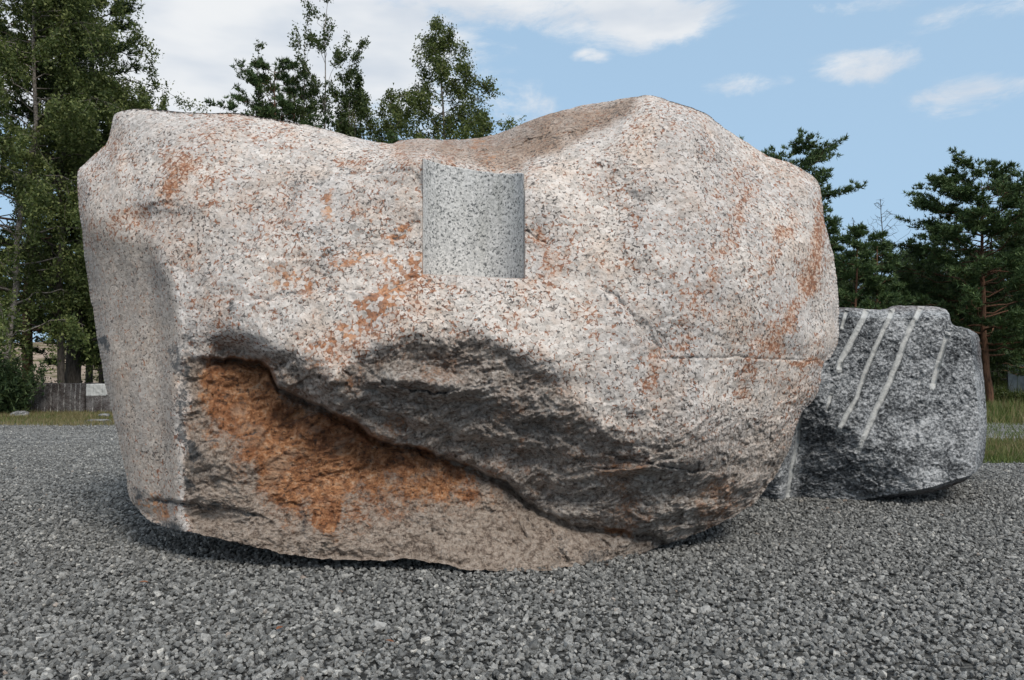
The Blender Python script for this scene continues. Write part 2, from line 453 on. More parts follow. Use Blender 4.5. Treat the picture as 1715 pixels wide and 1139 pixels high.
def ground_mat():
    m, nt, b = new_mat('gravel_bed')
    co = N(nt, 'ShaderNodeTexCoord').outputs['Object']
    v = voro(nt, co, 26); cv = N(nt, 'ShaderNodeSeparateColor'); L(nt, v.outputs['Color'], cv.inputs[0])
    c = ramp(nt, cv.outputs[0], [(0, (.02, .021, .021)), (.6, (.05, .051, .05)), (1, (.11, .11, .105))])  # near bed kept dark, painting the shade in the gaps between stones
    dr = noise(nt, mapping(nt, co, scale=(.5, 1, 1)), .5, 5, .6)
    dr2 = noise(nt, mapping(nt, co, scale=(.35, 1.3, 1)), 1.7, 6, .68)
    sp = N(nt, 'ShaderNodeSeparateXYZ'); L(nt, co, sp.inputs[0])
    far = mrange(nt, sp.outputs['Y'], 9, 15)
    fc = ramp(nt, math_n(nt, 'ADD', math_n(nt, 'MULTIPLY', dr2, .7), math_n(nt, 'MULTIPLY', cv.outputs[1], .3)), [(.36, (.07, .072, .07)), (.5, (.19, .19, .185)), (.62, (.36, .355, .34))])
    c = mix_c(nt, far, c, fc)
    c = mix_c(nt, mrange(nt, dr, .42, .62, 0, .25), c, (.10, .095, .08))
    # earth and thin grass beyond the gravel
    grassm = mrange(nt, math_n(nt, 'ADD', sp.outputs['Y'], math_n(nt, 'MULTIPLY', dr2, 3.0)), 26.0, 28.5)
    gc = ramp(nt, noise(nt, co, 1.4, 6, .7), [(.35, (.045, .05, .022)), (.5, (.10, .095, .045)), (.65, (.17, .145, .085))])
    c = mix_c(nt, grassm, c, gc)
    bk = math_n(nt, 'MULTIPLY', mrange(nt, sp.outputs['Y'], 48, 56), mrange(nt, sp.outputs['X'], -8, -13))
    c = mix_c(nt, bk, c, mix_c(nt, mrange(nt, dr2, .42, .6), (.42, .33, .27), (.13, .12, .06)))
    L(nt, c, b.inputs['Base Color'])
    L(nt, bump(nt, math_n(nt, 'ADD', math_n(nt, 'MULTIPLY', v.outputs['Distance'], -1), math_n(nt, 'MULTIPLY', dr2, .6)), .9, .04), b.inputs['Normal'])
    b.inputs['Roughness'].default_value = .95
    return m

def stone_mat():
    m, nt, b = new_mat('crushed_stone')
    oi = N(nt, 'ShaderNodeObjectInfo')
    co = N(nt, 'ShaderNodeTexCoord').outputs['Object']
    c = ramp(nt, oi.outputs['Random'], [(0, (.085, .087, .086)), (.35, (.15, .152, .148)), (.7, (.225, .226, .218)), (.95, (.29, .29, .28)), (.997, (.44, .43, .40)), (.9992, (.20, .15, .12))])
    n = noise(nt, co, 1.6, 4, .7)
    c = mix_c(nt, mrange(nt, n, .35, .65, 0, .7), c, mix_c(nt, 1.0, c, (1.7, 1.7, 1.7), 'MULTIPLY'))
    L(nt, c, b.inputs['Base Color'])
    L(nt, bump(nt, n, .5, .1), b.inputs['Normal'])
    b.inputs['Roughness'].default_value = .8
    return m

M_BOULDER = granite_boulder(); M_CUT = granite_cut(); M_BLOCK = granite_block()
M_BLOCKD = granite_block('brown_grey_granite', .38)
M_GROUND = ground_mat(); M_STONE = stone_mat()
M_BIRCH = leaf_mat('birch_leaves', [(.034, .055, .016), (.080, .108, .03), (.16, .185, .055)])
M_BIRCHL = leaf_mat('olive_birch_leaves', [(.034, .056, .017), (.084, .115, .036), (.20, .225, .08)])
M_ASPEN = leaf_mat('aspen_leaves', [(.02, .038, .014), (.045, .07, .024), (.09, .115, .04)])
M_PINE = leaf_mat('pine_needles', [(.024, .052, .022), (.06, .105, .04), (.115, .165, .06)], .08)
M_PINED = leaf_mat('dark_pine_needles', [(.016, .034, .015), (.042, .072, .028), (.09, .125, .048)], .06)
M_SHRUB = leaf_mat('shrub_leaves', [(.022, .035, .012), (.05, .07, .02), (.10, .12, .04)])
M_GRASS = leaf_mat('grass_blades', [(.045, .075, .018), (.085, .125, .032), (.17, .19, .065)], .2, .5)
M_DRY = leaf_mat('dry_grass_blades', [(.10, .085, .035), (.18, .15, .07), (.28, .23, .13)], .2, .5)
M_BARKP = bark_mat('pine_bark', (.05, .028, .018), (.19, .10, .06))
M_BARKB = bark_mat('birch_bark', (.06, .05, .042), (.30, .27, .24), (4, 4, 8))
M_BARKG = bark_mat('grey_bark', (.035, .03, .025), (.11, .095, .08))

# ------------------------------------------------------------------ rocks as closed shells
def make_shell(outline, centre, nx, ny, front_fn, back_fn, rings=22, jitter=2.0, seed=0):
    ol = np.array(outline, float)
    # densify with smoothing
    n = len(ol); dense = []
    for i in range(n):
        p0, p1, p2, p3 = ol[i - 1], ol[i], ol[(i + 1) % n], ol[(i + 2) % n]
        for t in np.linspace(0, 1, 10, endpoint=False):
            dense.append(.5 * ((2 * p1) + (-p0 + p2) * t + (2 * p0 - 5 * p1 + 4 * p2 - p3) * t * t + (-p0 + 3 * p1 - 3 * p2 + p3) * t ** 3))
    dense = np.array(dense)
    arc = np.r_[0, np.cumsum(np.linalg.norm(np.diff(dense, axis=0), axis=1))]
    q = np.c_[dense * .02, np.full(len(dense), seed * 3.7)]
    q2 = np.c_[dense * .09, np.full(len(dense), seed * 3.7 + 5)]
    v = dense - np.array(centre)
    r0 = np.linalg.norm(v, axis=1)
    jm = 1 + 1.3 * sstep(770, 880, dense[:, 1])
    r0 = r0 + jm * (jitter * 1.4 * fbm(q, 3) + jitter * 1.1 * fbm(q2, 4, .65))
    th = np.arctan2(v[:, 1], v[:, 0]); o = np.argsort(th)
    th = th[o]; r0 = r0[o]
    th = np.r_[th - 2 * np.pi, th, th + 2 * np.pi]; r0 = np.r_[r0, r0, r0]
    def R(t): return np.interp(t, th, r0)
    gx = np.linspace(-1, 1, nx); gy = np.linspace(-1, 1, ny)
    X, Yg = np.meshgrid(gx, gy)
    dx = X * np.sqrt(1 - Yg ** 2 / 2); dy = Yg * np.sqrt(1 - X ** 2 / 2)
    r = np.hypot(dx, dy).ravel(); t = np.arctan2(dy, dx).ravel()
    # account for the outline's aspect so the cells stay even
    px = centre[0] + r * R(t) * np.cos(t); py = centre[1] + r * R(t) * np.sin(t)
    bt = np.linspace(-np.pi, np.pi, 700)
    poly = np.c_[centre[0] + R(bt) * np.cos(bt), centre[1] + R(bt) * np.sin(bt)]
    return px, py, r, t, R, poly

def rim_distance(px, py, poly, limit):
    # distance to the outline, by brute force in chunks
    seg = poly
    out = np.empty(len(px))
    for s in range(0, len(px), 20000):
        d = (px[s:s + 20000, None] - seg[None, :, 0]) ** 2 + (py[s:s + 20000, None] - seg[None, :, 1]) ** 2
        out[s:s + 20000] = np.sqrt(d.min(1))
    return out

def shell_mesh(name, nx, ny, Pf, centre, R, t_all, backfn, rings, rimY, underz, fpx, fpy):
    """front grid Pf (ny*nx,3) closed at the back with rings that shrink to the centre"""
    idx = np.arange(nx * ny).reshape(ny, nx)
    a = idx[:-1, :-1].ravel(); b_ = idx[:-1, 1:].ravel(); c = idx[1:, 1:].ravel(); d = idx[1:, :-1].ravel()
    F = np.c_[a, d, c, b_]
    border = np.r_[idx[0, :-1], idx[:-1, -1], idx[-1, :0:-1], idx[:0:-1, 0]]
    tb = t_all[border]
    m = len(border)
    V = [Pf]; prev = border; base = len(Pf); faces = []
    ras = np.zeros((200, 200))
    fi = np.clip(((fpx - centre[0]) / 8 + 100).astype(int), 1, 198); fj = np.clip(((fpy - centre[1]) / 8 + 100).astype(int), 1, 198)
    np.maximum.at(ras, (fi, fj), Pf[:, 1])
    ras = np.maximum.reduce([np.roll(np.roll(ras, a, 0), b2, 1) for a in (-1, 0, 1) for b2 in (-1, 0, 1)])
    for k in range(1, rings):
        r = math.cos(k / rings * math.pi / 2)
        px = centre[0] + r * R(tb) * np.cos(tb); py = centre[1] + r * R(tb) * np.sin(tb)
        u, v = ray(px, py)
        Y = backfn(px, py, r, rimY[border])
        zlim = underz(px)
        with np.errstate(divide='ignore'):
            ymax = np.where(v < -1e-4, (CAMH - zlim) / np.maximum(-v, 1e-4), 1e9)
        Y = np.minimum(Y, np.maximum(ymax, rimY[border] + .02))
        Y = Y + .16 * min(1, (k - 1) / 3) * fbm(np.c_[u * Y, Y, v * Y] * 1.3, 4)
        gi_ = np.clip(((px - centre[0]) / 8 + 100).astype(int), 1, 198); gj_ = np.clip(((py - centre[1]) / 8 + 100).astype(int), 1, 198)
        Y = np.maximum(Y, ras[gi_, gj_] + .012 * k)
        Pn = np.c_[u * Y, Y, CAMH + v * Y]
        V.append(Pn); cur = base + np.arange(m); base += m
        faces.append(np.c_[prev, np.roll(prev, -1), np.roll(cur, -1), cur]); prev = cur
    u, v = ray(*centre); Yc = backfn(np.array([centre[0]]), np.array([centre[1]]), 0.0, np.array([rimY.mean()]))[0]
    V.append(np.array([[u * Yc, Yc, CAMH + v * Yc]]))
    tri = np.c_[prev, np.roll(prev, -1), np.full(m, base)]
    V = np.concatenate(V)
    me = mesh_arrays(name, V, [F, np.concatenate(faces), tri], smooth=True)
    bm = bmesh.new(); bm.from_mesh(me); bmesh.ops.recalc_face_normals(bm, faces=bm.faces); bm.to_mesh(me); bm.free()
    ev = np.empty(len(me.edges) * 2, np.int32); me.edges.foreach_get('vertices', ev); ev = ev.reshape(-1, 2)
    isb = np.zeros(len(V), bool); isb[border] = True
    sh = isb[ev[:, 0]] & isb[ev[:, 1]]
    me.attributes.new('sharp_edge', 'BOOLEAN', 'EDGE').data.foreach_set('value', sh)
    return me, len(V)

def set_color(me, name, arr, n):
    full = np.zeros((n, 4), np.float32); full[:len(arr), :arr.shape[1]] = arr; full[:, 3] = 1
    a = me.color_attributes.new(name, 'FLOAT_COLOR', 'POINT'); a.data.foreach_set('color', full.ravel())

def lin(xs, pts):
    pts = np.array(pts, float); return np.interp(xs, pts[:, 0], pts[:, 1])

# ------------------------------------------------------------------ the big boulder
BOUT = [(195,190),(235,182),(300,187),(345,189),(400,190),(440,196),(490,205),(545,216),(590,229),(630,238),(655,241),(672,236),(700,233),(740,234),(780,234),(815,228),(850,218),(885,203),(920,190),(970,179),(1020,170),(1060,163),(1090,160),(1120,168),(1150,177),(1180,190),(1210,212),(1240,232),(1270,252),(1290,263),(1320,271),(1345,284),(1368,302),(1377,330),(1380,365),(1388,395),(1395,430),(1402,470),(1405,510),(1405,555),(1400,580),(1389,600),(1379,610),(1374,640),(1364,668),(1345,690),(1332,720),(1322,750),(1305,785),(1285,815),(1260,843),(1215,873),(1170,893),(1120,913),(1060,932),(1010,938),(960,949),(900,958),(860,956),(800,955),(740,946),(690,938),(640,936),(590,938),(530,933),(480,928),(440,920),(400,908),(350,898),(300,888),(265,880),(240,862),(218,838),(212,800),(203,760),(196,720),(185,680),(172,620),(163,560),(152,500),(143,440),(136,380),(131,330),(131,290),(140,275),(165,252),(180,235),(187,212)]
CUT_X0, CUT_X1 = 708.0, 878.0
CUT_TOP = [(700,262),(712,266),(730,273),(760,279),(800,286),(840,291),(874,290),(884,289)]
CUT_BOT = [(700,459),(720,460),(800,463),(850,466),(874,466),(890,465)]
def cyl_depth(px):
    # concave half cylinder, its axis upright
    Yc = 6.30
    x = ray(px, 400)[0] * 6.5
    x0 = float(ray(CUT_X0, 400)[0]) * 6.38; x1 = float(ray(CUT_X1, 400)[0]) * 6.38
    xc = (x0 + x1) / 2; r = (x1 - x0) / 2 * 1.04
    return Yc + np.sqrt(np.maximum(r * r - (x - xc) ** 2, 0)) * .92

BL = [(120,560),(330,562),(400,572),(450,580),(520,608),(565,628),(600,600),(650,580),(700,570),(760,560),(850,578),(910,612),(960,665),(1020,715),(1100,752),(1180,775),(1280,800),(1340,830),(1420,880)]
BB = [(120,640),(300,600),(340,600),(370,600),(430,601),(450,612),(466,648),(520,672),(560,690),(600,712),(640,742),(700,748),(790,782),(850,812),(900,850),(960,878),(1040,888),(1100,900),(1150,925),(1300,990),(1420,1000)]

UP = [(150,250,7.3),(200,200,7.2),(230,260,6.9),(300,200,6.98),(300,300,6.62),(300,450,6.42),(300,600,6.34),(300,750,6.34),(300,880,6.36),(200,450,6.5),(200,700,6.5),
      (450,205,7.05),(450,300,6.62),(450,380,6.46),(450,450,6.33),(450,540,6.18),(400,470,6.30),
      (545,220,7.05),(600,240,7.0),(600,300,6.58),(600,380,6.38),(600,450,6.25),(600,560,5.98),(520,480,6.22),
      (700,262,6.50),(700,300,6.40),(700,380,6.32),(700,450,6.20),(690,236,7.1),(760,262,6.85),(760,236,7.5),(820,232,7.6),(820,270,6.95),(820,292,6.75),(800,470,6.16),(800,550,5.96),
      (890,300,6.52),(890,400,6.30),(890,470,6.17),(900,200,7.6),(885,262,7.0),(950,235,6.95),(980,260,6.68),(960,185,7.5),
      (1020,175,7.35),(1000,300,6.55),(1000,400,6.33),(1000,550,6.08),(1050,205,6.9),
      (1090,166,7.05),(1090,250,6.66),(1150,400,6.38),(1150,550,6.22),(1180,220,6.95),
      (1250,250,7.25),(1250,400,6.58),(1250,550,6.42),(1340,300,7.3),(1340,400,6.90),(1370,450,7.05),(1350,560,6.85),(1350,650,6.95),(1280,700,6.7),
      (600,700,5.95),(800,700,5.92),(1000,750,6.02),(1150,750,6.15),(1150,850,6.25),(1000,900,6.1),(1280,800,6.8),(800,850,6.1),(1390,520,7.2)]
SL = [(300,600,6.34),(340,602,6.46),(450,640,6.60),(400,680,6.50),(560,720,6.60),(500,760,6.50),(700,770,6.62),(640,800,6.50),(800,800,6.62),(900,870,6.62),(1040,900,6.66),(1100,905,6.8),
      (300,750,6.34),(330,770,6.30),(420,760,6.40),(450,830,6.33),(380,850,6.26),(300,870,6.36),(360,895,6.2),(450,905,6.14),(600,860,6.32),(600,925,6.12),(740,890,6.26),(750,940,6.06),
      (860,900,6.36),(880,948,6.14),(900,958,6.08),(1000,935,6.42),(1100,915,6.80),(1250,880,7.0),(1170,893,6.9),(200,750,6.6)]

def boulder_front(px, py, rim, full=True):
    base = tps(UP, px, py)
    # left side face
    edge = lin(py, [(180,150),(250,205),(300,232),(345,243),(420,270),(480,286),(540,292),(650,296),(760,302),(850,300),(900,300)])
    left = 6.36 + (edge - px) / 150.0 * .80
    left = left + .05 * np.sin((py - 300) / 90.) + .07 * np.exp(-((edge - 30 - px) / 22.) ** 2) * sstep(330, 420, py)
    k = .045 + .38 * sstep(500, 290, py)
    up = base + lin(px, [(120,0),(330,.02),(380,.18),(450,.32),(520,.34),(700,.42),(900,.52),(1100,.55),(1300,.45),(1420,.35)]) * \
        np.where(py > 0, np.clip((py - lin(px, BL)) / np.maximum(lin(px, [(120,80),(330,40),(400,34),(450,50),(480,70),(560,95),(650,165),(800,215),(950,220),(1100,150),(1200,140),(1420,140)]), 1), -.12, 1.6) * .5
                 + .5 * np.sqrt(np.clip((py - lin(px, BL)) / np.maximum(lin(px, [(120,80),(330,40),(400,34),(450,50),(480,70),(560,95),(650,165),(800,215),(950,220),(1100,150),(1200,140),(1420,140)]), 1), -.12, 1.6) ** 2 + .012), 0)
    sl = tps(SL, px, py)
    # irregular break line
    wob = 5 * perlin(np.c_[px * .03, py * .012, np.zeros_like(px)]) + 3.5 * perlin(np.c_[px * .09, py * .04, np.ones_like(px) * 4])
    s = py - (lin(px, BB) + wob)
    f = sstep(-3.0, 3.5, s) * sstep(325, 372, px) + sstep(-40, 60, s) * (1 - sstep(325, 372, px))
    Y = up * (1 - f) + np.maximum(sl, up * (s < 0) + sl * (s >= 0)) * f
    # smooth max with the side face
    h = np.clip(.5 + .5 * (left - Y) / k, 0, 1)
    Y = Y * (1 - h) + left * h + k * h * (1 - h)
    leftmask = h
    below = sstep(-6, 6, s) * sstep(edge - 2, edge + 26, px + 16 * perlin(np.c_[py * .02, px * .02, px * 0 + 2]))
    L_ = lin(px, BL)
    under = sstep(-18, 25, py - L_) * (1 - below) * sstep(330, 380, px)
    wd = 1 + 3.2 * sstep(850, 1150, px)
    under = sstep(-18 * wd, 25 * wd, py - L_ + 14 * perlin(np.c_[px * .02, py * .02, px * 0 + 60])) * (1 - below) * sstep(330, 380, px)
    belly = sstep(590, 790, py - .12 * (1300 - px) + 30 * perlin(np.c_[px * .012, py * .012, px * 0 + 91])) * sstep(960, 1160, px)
    return Y, leftmask, below, under, belly, s

print('boulder')
BC = (770., 565.)
NX, NY = 800, 520
px, py, rr_, tt_, RB, polyB = make_shell(BOUT, BC, NX, NY, None, None, jitter=2.2, seed=1)
rim = rim_distance(px, py, polyB, 60)
Y, lm, below, under, belly, sB = boulder_front(px, py, rim)
# rounding towards the outline
wr = np.where(py < 500, 34, 30)
e = np.clip(1 - rim / wr, 0, 1)
amp = lin(py, [(150,.30),(300,.34),(600,.32),(850,.16),(960,.10)])
Y = Y + amp * (1 - np.sqrt(1 - e * e * .80))
u_, v_ = ray(px, py)
Q = np.c_[u_ * Y, Y, CAMH + v_ * Y]
rough = np.clip(.10 + under * .95 + below * .70 + belly * .72 + .35 * sstep(.1, .9, e) * 0, 0, 1) * (1 - lm * .85)
brk = sstep(.05, .45, fbm(Q * 1.1 + 31, 3))
rough = np.clip(rough + .18 * brk * (1 - lm), 0, 1)
saddle = soft_poly(px, py, [(640,238),(760,228),(900,190),(1080,160),(1060,185),(1000,225),(900,270),(880,292),(800,288),(720,265)], 18)
rough = np.maximum(rough, saddle * .48)
# large and middle relief
d = .10 * fbm(Q * .9, 3) * (1 - .6 * lm) + .05 * fbm(Q * 2.6 + 9, 3) * (1 - .6 * lm)
# bedding: the broken undersides split along shallow dipping layers
dip = np.array([[1, 0, .28], [0, 1, 0], [-.28, 0, 1]])
Qd = Q @ dip.T
wq = .12 * np.c_[fbm(Q * 1.7 + 3, 2), fbm(Q * 1.7 + 13, 2), fbm(Q * 1.7 + 23, 2)]
Qd = Qd + wq * 1.5
lay = fbm(np.c_[Qd[:, 0] * 1.9, Qd[:, 1] * 2, Qd[:, 2] * 4.6], 5, .6, ridged=True)
d += (rough - .35 * below) * .085 * lay
lay2 = fbm(np.c_[Qd[:, 0] * 7, Qd[:, 1] * 7, Qd[:, 2] * 13] + 5, 4, .62, ridged=True)
d += rough * .045 * lay2
# chipped facets
f1, f2, cid = worley(np.c_[Qd[:, 0] * 3.6, Qd[:, 1] * 3.2, Qd[:, 2] * 5.2] + .35 * fbm(Q * 3, 2)[:, None])
d += (rough - .10 * below) * (.075 * ((cid % 17) / 17. - .5) * (.45 + .55 * sstep(.0, .25, f2 - f1)))
f1, f2, cid = worley(np.c_[Qd[:, 0] * 9, Qd[:, 1] * 9, Qd[:, 2] * 12] + .35 * fbm(Q * 8, 2)[:, None], 9)
d += rough * (.030 * ((cid % 13) / 13. - .5) * (.6 + .4 * sstep(.0, .25, f2 - f1)))
fA, fB, cidc = worley(Q * 1.15 + .4 * fbm(Q * 1.2 + 3, 2)[:, None], 21)
tiltx = ((cidc % 7) / 7. - .43); tiltz = ((cidc % 5) / 5. - .4)
d += (1 - .7 * lm) * (.035 * (tiltx * np.sin(Q[:, 0] * 2.2) + tiltz * np.cos(Q[:, 2] * 2.4))) * sstep(0, .30, fB - fA)
# coarse crystal relief
d += (.0055 + .017 * rough) * fbm(Q * 20, 4, .66) + .004 * perlin(Q * 60)
# cracks, ledges and hollows  (polyline, width px, depth m, step m (+ = right/below side proud))
CR = [([(345,520),(400,506),(470,498),(520,490),(560,485),(600,486),(640,492),(660,482),(690,468),(712,461)], 3.2, .05, .055, 26),
      ([(300,500),(350,470),(400,430),(440,395),(480,352),(500,312),(530,296),(580,292),(640,288),(705,291)], 5.0, .030, .035, 30),
      ([(1000,478),(1035,498),(1062,535),(1085,565),(1120,590)], 4.0, .045, .04, 26),
      ([(1080,600),(1180,600),(1240,598),(1300,602),(1392,606)], 1.8, .03, .006, 12),
      ([(655,405),(672,392),(690,378),(706,370)], 5.0, .05, .05, 16),
      ([(880,385),(900,402),(915,408)], 3.0, .03, .0, 8),
      ([(440,430),(500,432),(560,428),(640,426)], 4.0, .015, .012, 20),
      ([(325,742),(370,738),(420,728),(440,724)], 3.0, .05, .03, 20),
      ([(240,835),(290,842),(340,848),(400,856),(440,868),(470,890)], 5.0, .05, -.03, 22),
      ([(645,852),(680,868),(715,884),(740,890)], 3.5, .04, .03, 20),
      ([(517,820),(517,850),(512,885)], 1.8, .03, .015, 14),
      ([(410,815),(460,812),(520,830)], 3.0, .03, .02, 20),
      ([(800,290),(860,255),(930,245),(1000,215),(1060,185)], 6, .02, .02, 25),
      ([(990,790),(1060,782),(1150,760),(1180,745)], 4, .05, .06, 22),
      ([(880,700),(960,745),(1050,770),(1160,790),(1240,785)], 4, .04, .04, 24),
      ([(590,600),(640,640),(730,660),(830,640),(900,660)], 4, .05, .05, 26),
      ([(640,740),(655,765),(640,790)], 3, .03, .05, 14),
      ([(560,470),(600,512),(590,560)], 5, .008, .01, 22)]
wobx = px + 4 * perlin(np.c_[px * .05, py * .05, px * 0]) + 2 * perlin(np.c_[px * .15, py * .15, px * 0 + 3])
woby = py + 4 * perlin(np.c_[px * .05, py * .05, px * 0 + 8]) + 2 * perlin(np.c_[px * .15, py * .15, px * 0 + 6])
crackmask = np.zeros_like(px)
for pl, w, dep, stp, reach in CR:
    a = np.array(pl); bx = (px > a[:, 0].min() - 90) & (px < a[:, 0].max() + 90) & (py > a[:, 1].min() - 90) & (py < a[:, 1].max() + 90)
    if not bx.any(): continue
    dd, side, par = seg_dist(wobx[bx], woby[bx], pl)
    fade = sstep(0, .12, par) * sstep(1, .88, par)
    brkn = sstep(-.35, .25, perlin(np.c_[px[bx] * .022, py[bx] * .022, px[bx] * 0 + 40]))
    fade = fade * (.45 + .55 * brkn)
    g = np.exp(-(dd / (w * .7)) ** 2) * fade
    d[bx] += dep * .9 * g
    d[bx] += -.65 * stp * side * np.exp(-dd / reach) * sstep(0, w, dd) * fade
    crackmask[bx] = np.maximum(crackmask[bx], g * min(1, dep / .045) * .95)
# hollows: (x, y, rx, ry, angle, depth)
HO = [(760,604,120,22,0,.07),(740,648,110,16,6,-.10),(640,700,90,18,28,.07),(590,655,55,18,32,-.08),(1080,782,95,11,-8,-.10),(1060,828,130,20,0,.08),(930,640,70,18,15,.06),(410,580,46,16,4,.10),(470,660,22,26,0,-.08),(870,760,110,14,14,.07),(990,720,60,22,0,-.06),(1180,690,60,26,-20,-.05),(237,365,22,26,0,.09),(360,868,62,20,12,.16),(450,600,50,14,5,.03),(265,860,26,20,20,.05),(395,775,46,34,0,-.06),(560,905,60,20,0,-.05),
      (820,600,60,26,0,-.06),(720,640,90,22,8,-.10),(900,690,80,22,10,-.08),(1050,820,120,24,8,-.08),(560,655,50,16,35,-.09),(660,690,70,14,20,-.06),(820,730,100,16,15,-.07),
      (1120,860,70,12,-10,-.07),(1000,860,60,12,5,-.06),(415,400,70,60,30,-.05),(540,390,80,50,0,-.05),(350,300,80,60,0,-.05),(1150,330,120,110,20,-.07),(1020,480,60,40,0,.03),
      (690,950,70,12,0,.12),(645,265,40,14,15,-.03)]
for hx, hy, rx, ry, an, dep in HO:
    ca, sa_ = math.cos(math.radians(an)), math.sin(math.radians(an))
    ex = ((px - hx) * ca + (py - hy) * sa_) / rx; ey = (-(px - hx) * sa_ + (py - hy) * ca) / ry
    d += dep * np.exp(-(ex ** 2 + ey ** 2))
d += .09 * np.exp(-((sB - 5) / 7.) ** 2) * sstep(-3, 3, sB) * sstep(345, 375, px) * sstep(1230, 1100, px)
d += -.05 * np.exp(-((sB + 14) / 12.) ** 2) * sstep(400, 460, px) * sstep(1230, 1100, px)
damp = sstep(0, 6, rim) * .7 + .3
Y = Y + d * damp
# the sawn recess
ctop = lin(px, CUT_TOP); cbot = lin(px, CUT_BOT)
inx = sstep(CUT_X0 - 1.2, CUT_X0 + 1.2, px) * (1 - sstep(CUT_X1 - 1.2, CUT_X1 + 1.2, px))
cy_ = cyl_depth(px) + .035
iny = 1 - sstep(-1.4, 1.4, py - cbot)
sel = inx * iny
Yc = np.where(py < ctop, np.maximum(Y, cy_ + .0), cy_)
Y = np.where(sel > 0, Y * (1 - sel) + np.maximum(Y, Yc) * sel, Y)
Y = np.where((sel > .5) & (py > ctop), np.maximum(Y * 0, cy_), Y)
Pf = np.c_[u_ * Y, Y, CAMH + v_ * Y]
rimY = Y.copy()
def backY(px, py, r, ry):
    T = 2.7 + .3 * np.sin(px / 170.)
    return ry + T * (1 - r ** 2.2) ** .55
def underz(px): return lin(px, [(200,.70),(350,.60),(500,.42),(650,.28),(760,.10),(850,-.03),(1080,-.03),(1180,.10),(1300,.45),(1400,.6)])
me, nv = shell_mesh('boulder_mesh', NX, NY, Pf, BC, RB, tt_, backY, 22, rimY, underz, px, py)
boulder = obj('granite_boulder', me, M_BOULDER)
tag(boulder, 'huge pale rust-stained granite boulder with a sawn half-round recess, resting on the gravel', 'boulder')

# stains, with some shade painted into the dark mask
def noise_px(s, o=0, n=3): return fbm(np.c_[px * s, py * s, px * 0 + o], n)
wx = px + 14 * noise_px(.02, 1) * 2; wy = py + 14 * noise_px(.02, 7) * 2
rust = np.zeros_like(px)
def mx(a, b): return np.maximum(a, b)
orange = soft_poly(wx, wy, [(345,606),(400,600),(445,606),(462,650),(520,680),(600,715),(640,748),(650,800),(600,810),(575,850),(565,893),(528,888),(515,845),(455,835),(420,795),(408,745),(352,705),(335,650)], 22)
rust = mx(rust, orange * np.clip(.92 + .5 * noise_px(.012, 3), .4, 1))
rust = mx(rust, soft_poly(wx, wy, [(640,742),(700,750),(790,785),(770,805),(700,795),(640,785)], 10) * 1.0)
rust = mx(rust, .42 * soft_poly(wx, wy, [(340,600),(450,600),(520,670),(640,740),(700,745),(840,815),(860,850),(740,860),(620,880),(560,905),(510,890),(430,850),(390,780),(330,720)], 40))
rust = mx(rust, .62 * soft_poly(wx, wy, [(560,750),(650,790),(800,800),(830,830),(740,845),(620,830)], 25))
rust = mx(rust, .50 * soft_poly(wx, wy, [(470,760),(600,740),(640,800),(560,830),(480,820)], 25))
rust = mx(rust, soft_poly(wx, wy, [(522,840),(570,835),(568,885),(545,896),(522,886)], 6) * 1.0)
rust = mx(rust, stroke(wx, wy, [(712,455),(665,482),(625,500),(598,512)], 13, 1.0))
rust = mx(rust, .78 * soft_poly(wx, wy, [(640,480),(700,462),(660,520),(610,560),(560,600),(520,618),(512,590),(560,545),(590,505)], 20))
rust = mx(rust, stroke(wx, wy, [(655,398),(680,380)], 11, .95))
rust = mx(rust, stroke(wx, wy, [(655,440),(690,455),(700,430)], 20, .78))
rust = mx(rust, stroke(wx, wy, [(890,400),(935,430),(915,470)], 18, .22))
rust = mx(rust, stroke(wx, wy, [(1375,360),(1368,430),(1335,510),(1290,590)], 12, .16))
rust = mx(rust, stroke(wx, wy, [(1245,340),(1210,430),(1160,530),(1140,590)], 13, .08))
rust = mx(rust, stroke(wx, wy, [(1318,380),(1295,450),(1250,590)], 12, .08))
rust = mx(rust, stroke(wx, wy, [(295,285),(290,325)], 15, .5))
rust = mx(rust, stroke(wx, wy, [(545,335),(555,375)], 18, .58))
rust = mx(rust, stroke(wx, wy, [(470,470),(500,455),(520,480)], 26, .62))
rust = mx(rust, stroke(wx, wy, [(560,440),(610,430)], 18, .50))
rust = mx(rust, stroke(wx, wy, [(250,842),(285,862)], 14, .75))
rust = mx(rust, stroke(wx, wy, [(1010,795),(1090,775)], 9, .55))
rust = mx(rust, stroke(wx, wy, [(1020,885),(1060,892)], 7, .7))
rust = mx(rust, stroke(wx, wy, [(800,240),(830,275)], 22, .42))
rust = mx(rust, stroke(wx, wy, [(960,760),(1060,830)], 18, .25))
streak = np.full_like(px, .19) + .32 * np.clip(noise_px(.01, 11) * 2, -1, 1)
